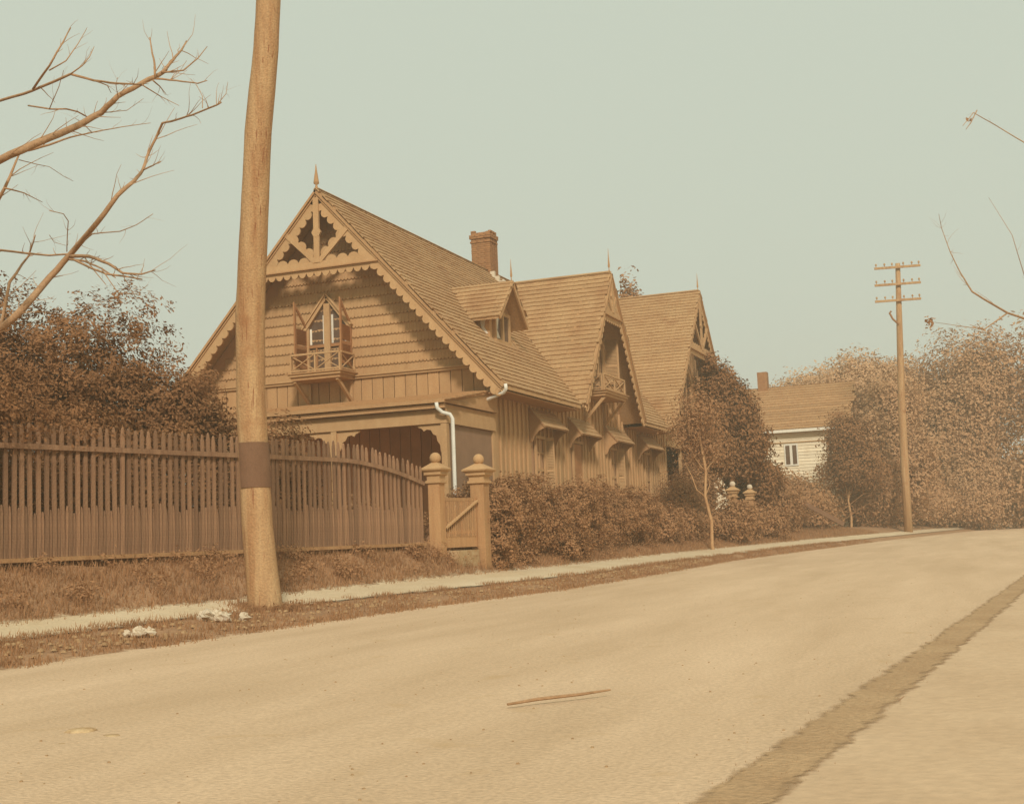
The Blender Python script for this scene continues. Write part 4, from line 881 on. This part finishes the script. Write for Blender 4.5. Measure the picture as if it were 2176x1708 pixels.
def r_strip():
    Y = 5+random.random()**1.4*30; r = xr(Y); X = r+.23+random.gauss(0, .09)
    if lump(X*2, Y*1.2) < -.35: return None
    return (X, Y)
grass('bank_grass', 42000, r_bank, .05, .17, .010, 'rough dry grass covering the bank below the fence and hedge')
grass('verge_grass', 20000, r_verge, .02, .075, .009, 'thin worn grass on the verge between footpath and road')
grass('edge_tufts', 17000, r_edges, .025, .09, .009, 'grass tufts straggling over the edges of the footpath')
def r_pole():
    a = random.uniform(0, 2*math.pi); q = .22+abs(random.gauss(0, .16)); return (-9.74+q*math.cos(a), 15.45+q*math.sin(a))
grass('pole_foot_grass', 1500, r_pole, .04, .11, .009, 'longer grass gathered round the foot of the near utility pole')
grass('strip_grass', 9000, r_strip, .008, .03, .006, 'sparse turf in the narrow strip at the near side of the road')
wd = [(-9.74+.34*math.cos(a), 15.45+.34*math.sin(a), .30, .12, .12, .07) for a in (3.6, 4.6, 5.6, .3)]
for k in range(150):
    Y = 9+random.random()**1.2*34; kx, tx = interp(XB, Y), xt(Y); X = random.uniform(tx, kx-.15)
    wd.append((X, Y, zt(X, Y)+.08, random.uniform(.1, .3), random.uniform(.1, .35), random.uniform(.08, .2)))
q, _ = leaf_cloud(wd, 1800, 12, .026, .07, shell=.1)
tag(np_mesh('bank_weeds', q, 4, 'leafmid'), 'low leafy weeds scattered over the grassy bank', kind='stuff')
# clods and pebbles
def lumps(name, n, region, smin, smax, m, label):
    mb_ = MB()
    for _ in range(n):
        X, Y = region(); s = random.uniform(smin, smax); z0 = zt(X, Y)+.012; k = 6; ph = random.random()*6
        ring = [(X+s*math.cos(ph+i*math.pi/3)*random.uniform(.7, 1.1), Y+s*math.sin(ph+i*math.pi/3)*random.uniform(.7, 1.1), z0-.004) for i in range(k)]
        top = [(X+s*.5*math.cos(ph+.4+i*math.pi/3), Y+s*.5*math.sin(ph+.4+i*math.pi/3), z0+s*random.uniform(.35, .6)) for i in range(k)]
        mb_.add(ring+top, [(i, (i+1) % k, k+(i+1) % k, k+i) for i in range(k)]+[tuple(range(k, 2*k))])
    o = mb_.build(name, m, None, smooth=True); return tag(o, label, kind='stuff')
def r_road():
    while True:
        Y = 4+random.random()**1.6*30; X = random.uniform(interp(XC, Y), xr(Y)+2.5)
        if lump(X*1.1, Y*.5) > random.uniform(-.3, .8): return (X, Y)
lumps('pebbles', 700, r_road, .003, .014, 'clod', 'scattered pebbles and small clods on the dirt road')
def r_vg():
    Y = 9+random.random()**1.3*26; return (random.uniform(interp(XC, Y)-.2, interp(XF, Y)+.3), Y)
lumps('verge_clods', 500, r_vg, .015, .05, 'clod', 'lumps of earth along the ragged verge')

# crumpled papers, stick, slanting timber
def paper(x, y, s, label, seed):
    r = random.Random(seed); t = thing('crumpled_paper', (x, y, zt(x, y)), label, 'paper', 'crumpled papers lying on the verge')
    for k in range(7):
        m_ = MB(); cxp, cyp = x+r.uniform(-1, 1)*s, y+r.uniform(-1, 1)*s*.7; rr_ = s*r.uniform(.28, .55); nu, nv = 9, 6; cz_ = zt(cxp, cyp)+rr_*.55
        for j in range(nv+1):
            for i in range(nu):
                th_, ph_ = math.pi*j/nv, 2*math.pi*(i+.5*(j % 2))/nu; q_ = rr_*r.uniform(.55, 1.25)
                m_.v.append((cxp+q_*math.sin(th_)*math.cos(ph_), cyp+q_*math.sin(th_)*math.sin(ph_), max(cz_+q_*.8*math.cos(th_), zt(cxp, cyp)+.005)))
        for j in range(nv):
            for i in range(nu): m_.f.append((j*nu+i, (j+1)*nu+i, (j+1)*nu+(i+1) % nu)); m_.f.append((j*nu+i, (j+1)*nu+(i+1) % nu, j*nu+(i+1) % nu))
        m_.build('sheet', 'paper', t)
paper(-9.28, 13.75, .26, 'heap of white crumpled paper on the verge at the foot of the pole', 3)
paper(-9.1, 11.9, .15, 'smaller scrap of white crumpled paper farther left on the verge', 5)
stck = thing('fallen_stick', (-2.8, 7.9, .06), 'thin straight stick lying on the road in the foreground', 'stick')
MB().tube([(-3.03, 7.58, .085), (-2.9, 7.79, .092), (-2.7, 8.06, .09), (-2.56, 8.26, .095)], [.008, .011, .010, .006], 6).build('stick_wood', 'barkmid', stck)
tb = thing('slanting_timber', (-8.2, 58, 1.5), 'dark timber leaning down the bank among the shrubs near the second young tree', 'timber')
MB().bar((-9.0, 59.7, 2.45), (-7.15, 60.6, 1.28), .17, .2).build('timber_beam', 'plate', tb)
def stone(x, y, s, label):
    t = thing('stone', (x, y, zt(x, y)), label, 'stone', 'pale flat stones in the near left of the road'); m_ = MB(); k = 9
    rr = [random.uniform(.75, 1.15) for _ in range(k)]
    for q, (sc_, zz) in enumerate(((1, 0), (1.02, .25), (.8, .5), (.35, .6))):
        for i in range(k): a = 2*math.pi*i/k; m_.v.append((x+s*rr[i]*sc_*math.cos(a), y+s*.8*rr[i]*sc_*math.sin(a), zt(x, y)+s*zz*.5))
    for q in range(3):
        for i in range(k): m_.f.append((q*k+i, q*k+(i+1) % k, (q+1)*k+(i+1) % k, (q+1)*k+i))
    m_.f.append(tuple(3*k+i for i in range(k))); m_.build('stone_body', 'stone', t, smooth=True)
stone(-5.15, 6.15, .10, 'largest pale stone lying in the near left of the road')
stone(-4.85, 6.05, .06, 'smaller pale stone just right of the largest one in the road')
stone(-4.95, 5.75, .04, 'smallest pale stone at the lower left of the road')

# ------------------------------------------------------------------ distant white house
bh = thing('white_house', (-12.5, 79, 1.1), 'distant white clapboard house with a plain shingled roof and one chimney beyond the shrubs', 'house')
hx0, hx1, hy0, hy1 = -17.6, -8.6, 75.6, 83.0
m_ = MB(); m_.box(hx0, hx1, hy0, hy1, .9, 7.0); m_.prism([(hx0+.01, hy0+.01, 7.0), (hx0+.01, hy1-.01, 7.0), (hx0+.01, (hy0+hy1)/2, 9.75)], (hx1-hx0-.02, 0, 0)); m_.build('wall', 'farwall', bh)
z = 1.2
while z < 6.7:
    MB().prism([(hx0, hy0-.03, z), (hx1, hy0-.03, z), (hx1, hy0-.002, z+.18), (hx0, hy0-.002, z+.18)], (0, .001, 0)).build('clapboard', 'farwall', bh); z += .185
ym = (hy0+hy1)/2
for sg, yy in ((-1, hy0-.45), (1, hy1+.45)):
    a = (hx0-.4, yy, 6.98); r_ = MB(); r_.prism([(hx0-.4, yy, 6.98), (hx1+.4, yy, 6.98), (hx1+.4, ym, 9.95), (hx0-.4, ym, 9.95)], (0, 0, -.12)); rr_ = r_.build('roof', 'farroof', bh)
    if sg < 0: shingles(rr_, a, (1, 0, 0), (0, ym-yy, 2.97), hx1-hx0+.8, math.hypot(ym-yy, 2.97), lambda *q: True, expo=.3, wmin=.2, wmax=.35, m='farroof')
MB().box(hx0-.3, hx1+.3, hy0-.48, hy0-.40, 6.80, 6.96).build('eave_board', 'curtain', bh)
MB().box(hx0, hx1, hy0-.06, hy0-.032, 6.2, 6.26).build('frieze', 'trim', bh)
MB().box(-13.95, -13.35, ym-.3, ym+.3, 9.4, 10.95).build('chimney', 'brick', bh)
for xx in (-15.9, -11.62):
    fr = MB(); fr.box(xx-.4, xx+.4, hy0-.07, hy0-.031, 4.85, 6.15); w_ = fr.build('window', 'curtain', bh)
    for q in (-.2, .2): MB().box(xx+q-.12, xx+q+.12, hy0-.09, hy0-.071, 4.95, 6.05).build('pane', 'glass', w_)

# ------------------------------------------------------------------ air: faint warm haze over the far end of the road
hm = bpy.data.materials.new('haze'); hm.use_nodes = True; hn = hm.node_tree; hn.nodes.clear()
ho = hn.nodes.new('ShaderNodeOutputMaterial'); hv = hn.nodes.new('ShaderNodeVolumePrincipled')
hv.inputs['Color'].default_value = (.88, .80, .64, 1); hv.inputs['Density'].default_value = .0026; hv.inputs['Anisotropy'].default_value = .2
hn.links.new(hv.outputs[0], ho.inputs['Volume']); MT['haze'] = hm
HAZE = True
if HAZE:
    MB().box(-140, 120, -45, 160, -1.2, 19.5).build('haze', 'haze', None, kind='stuff')
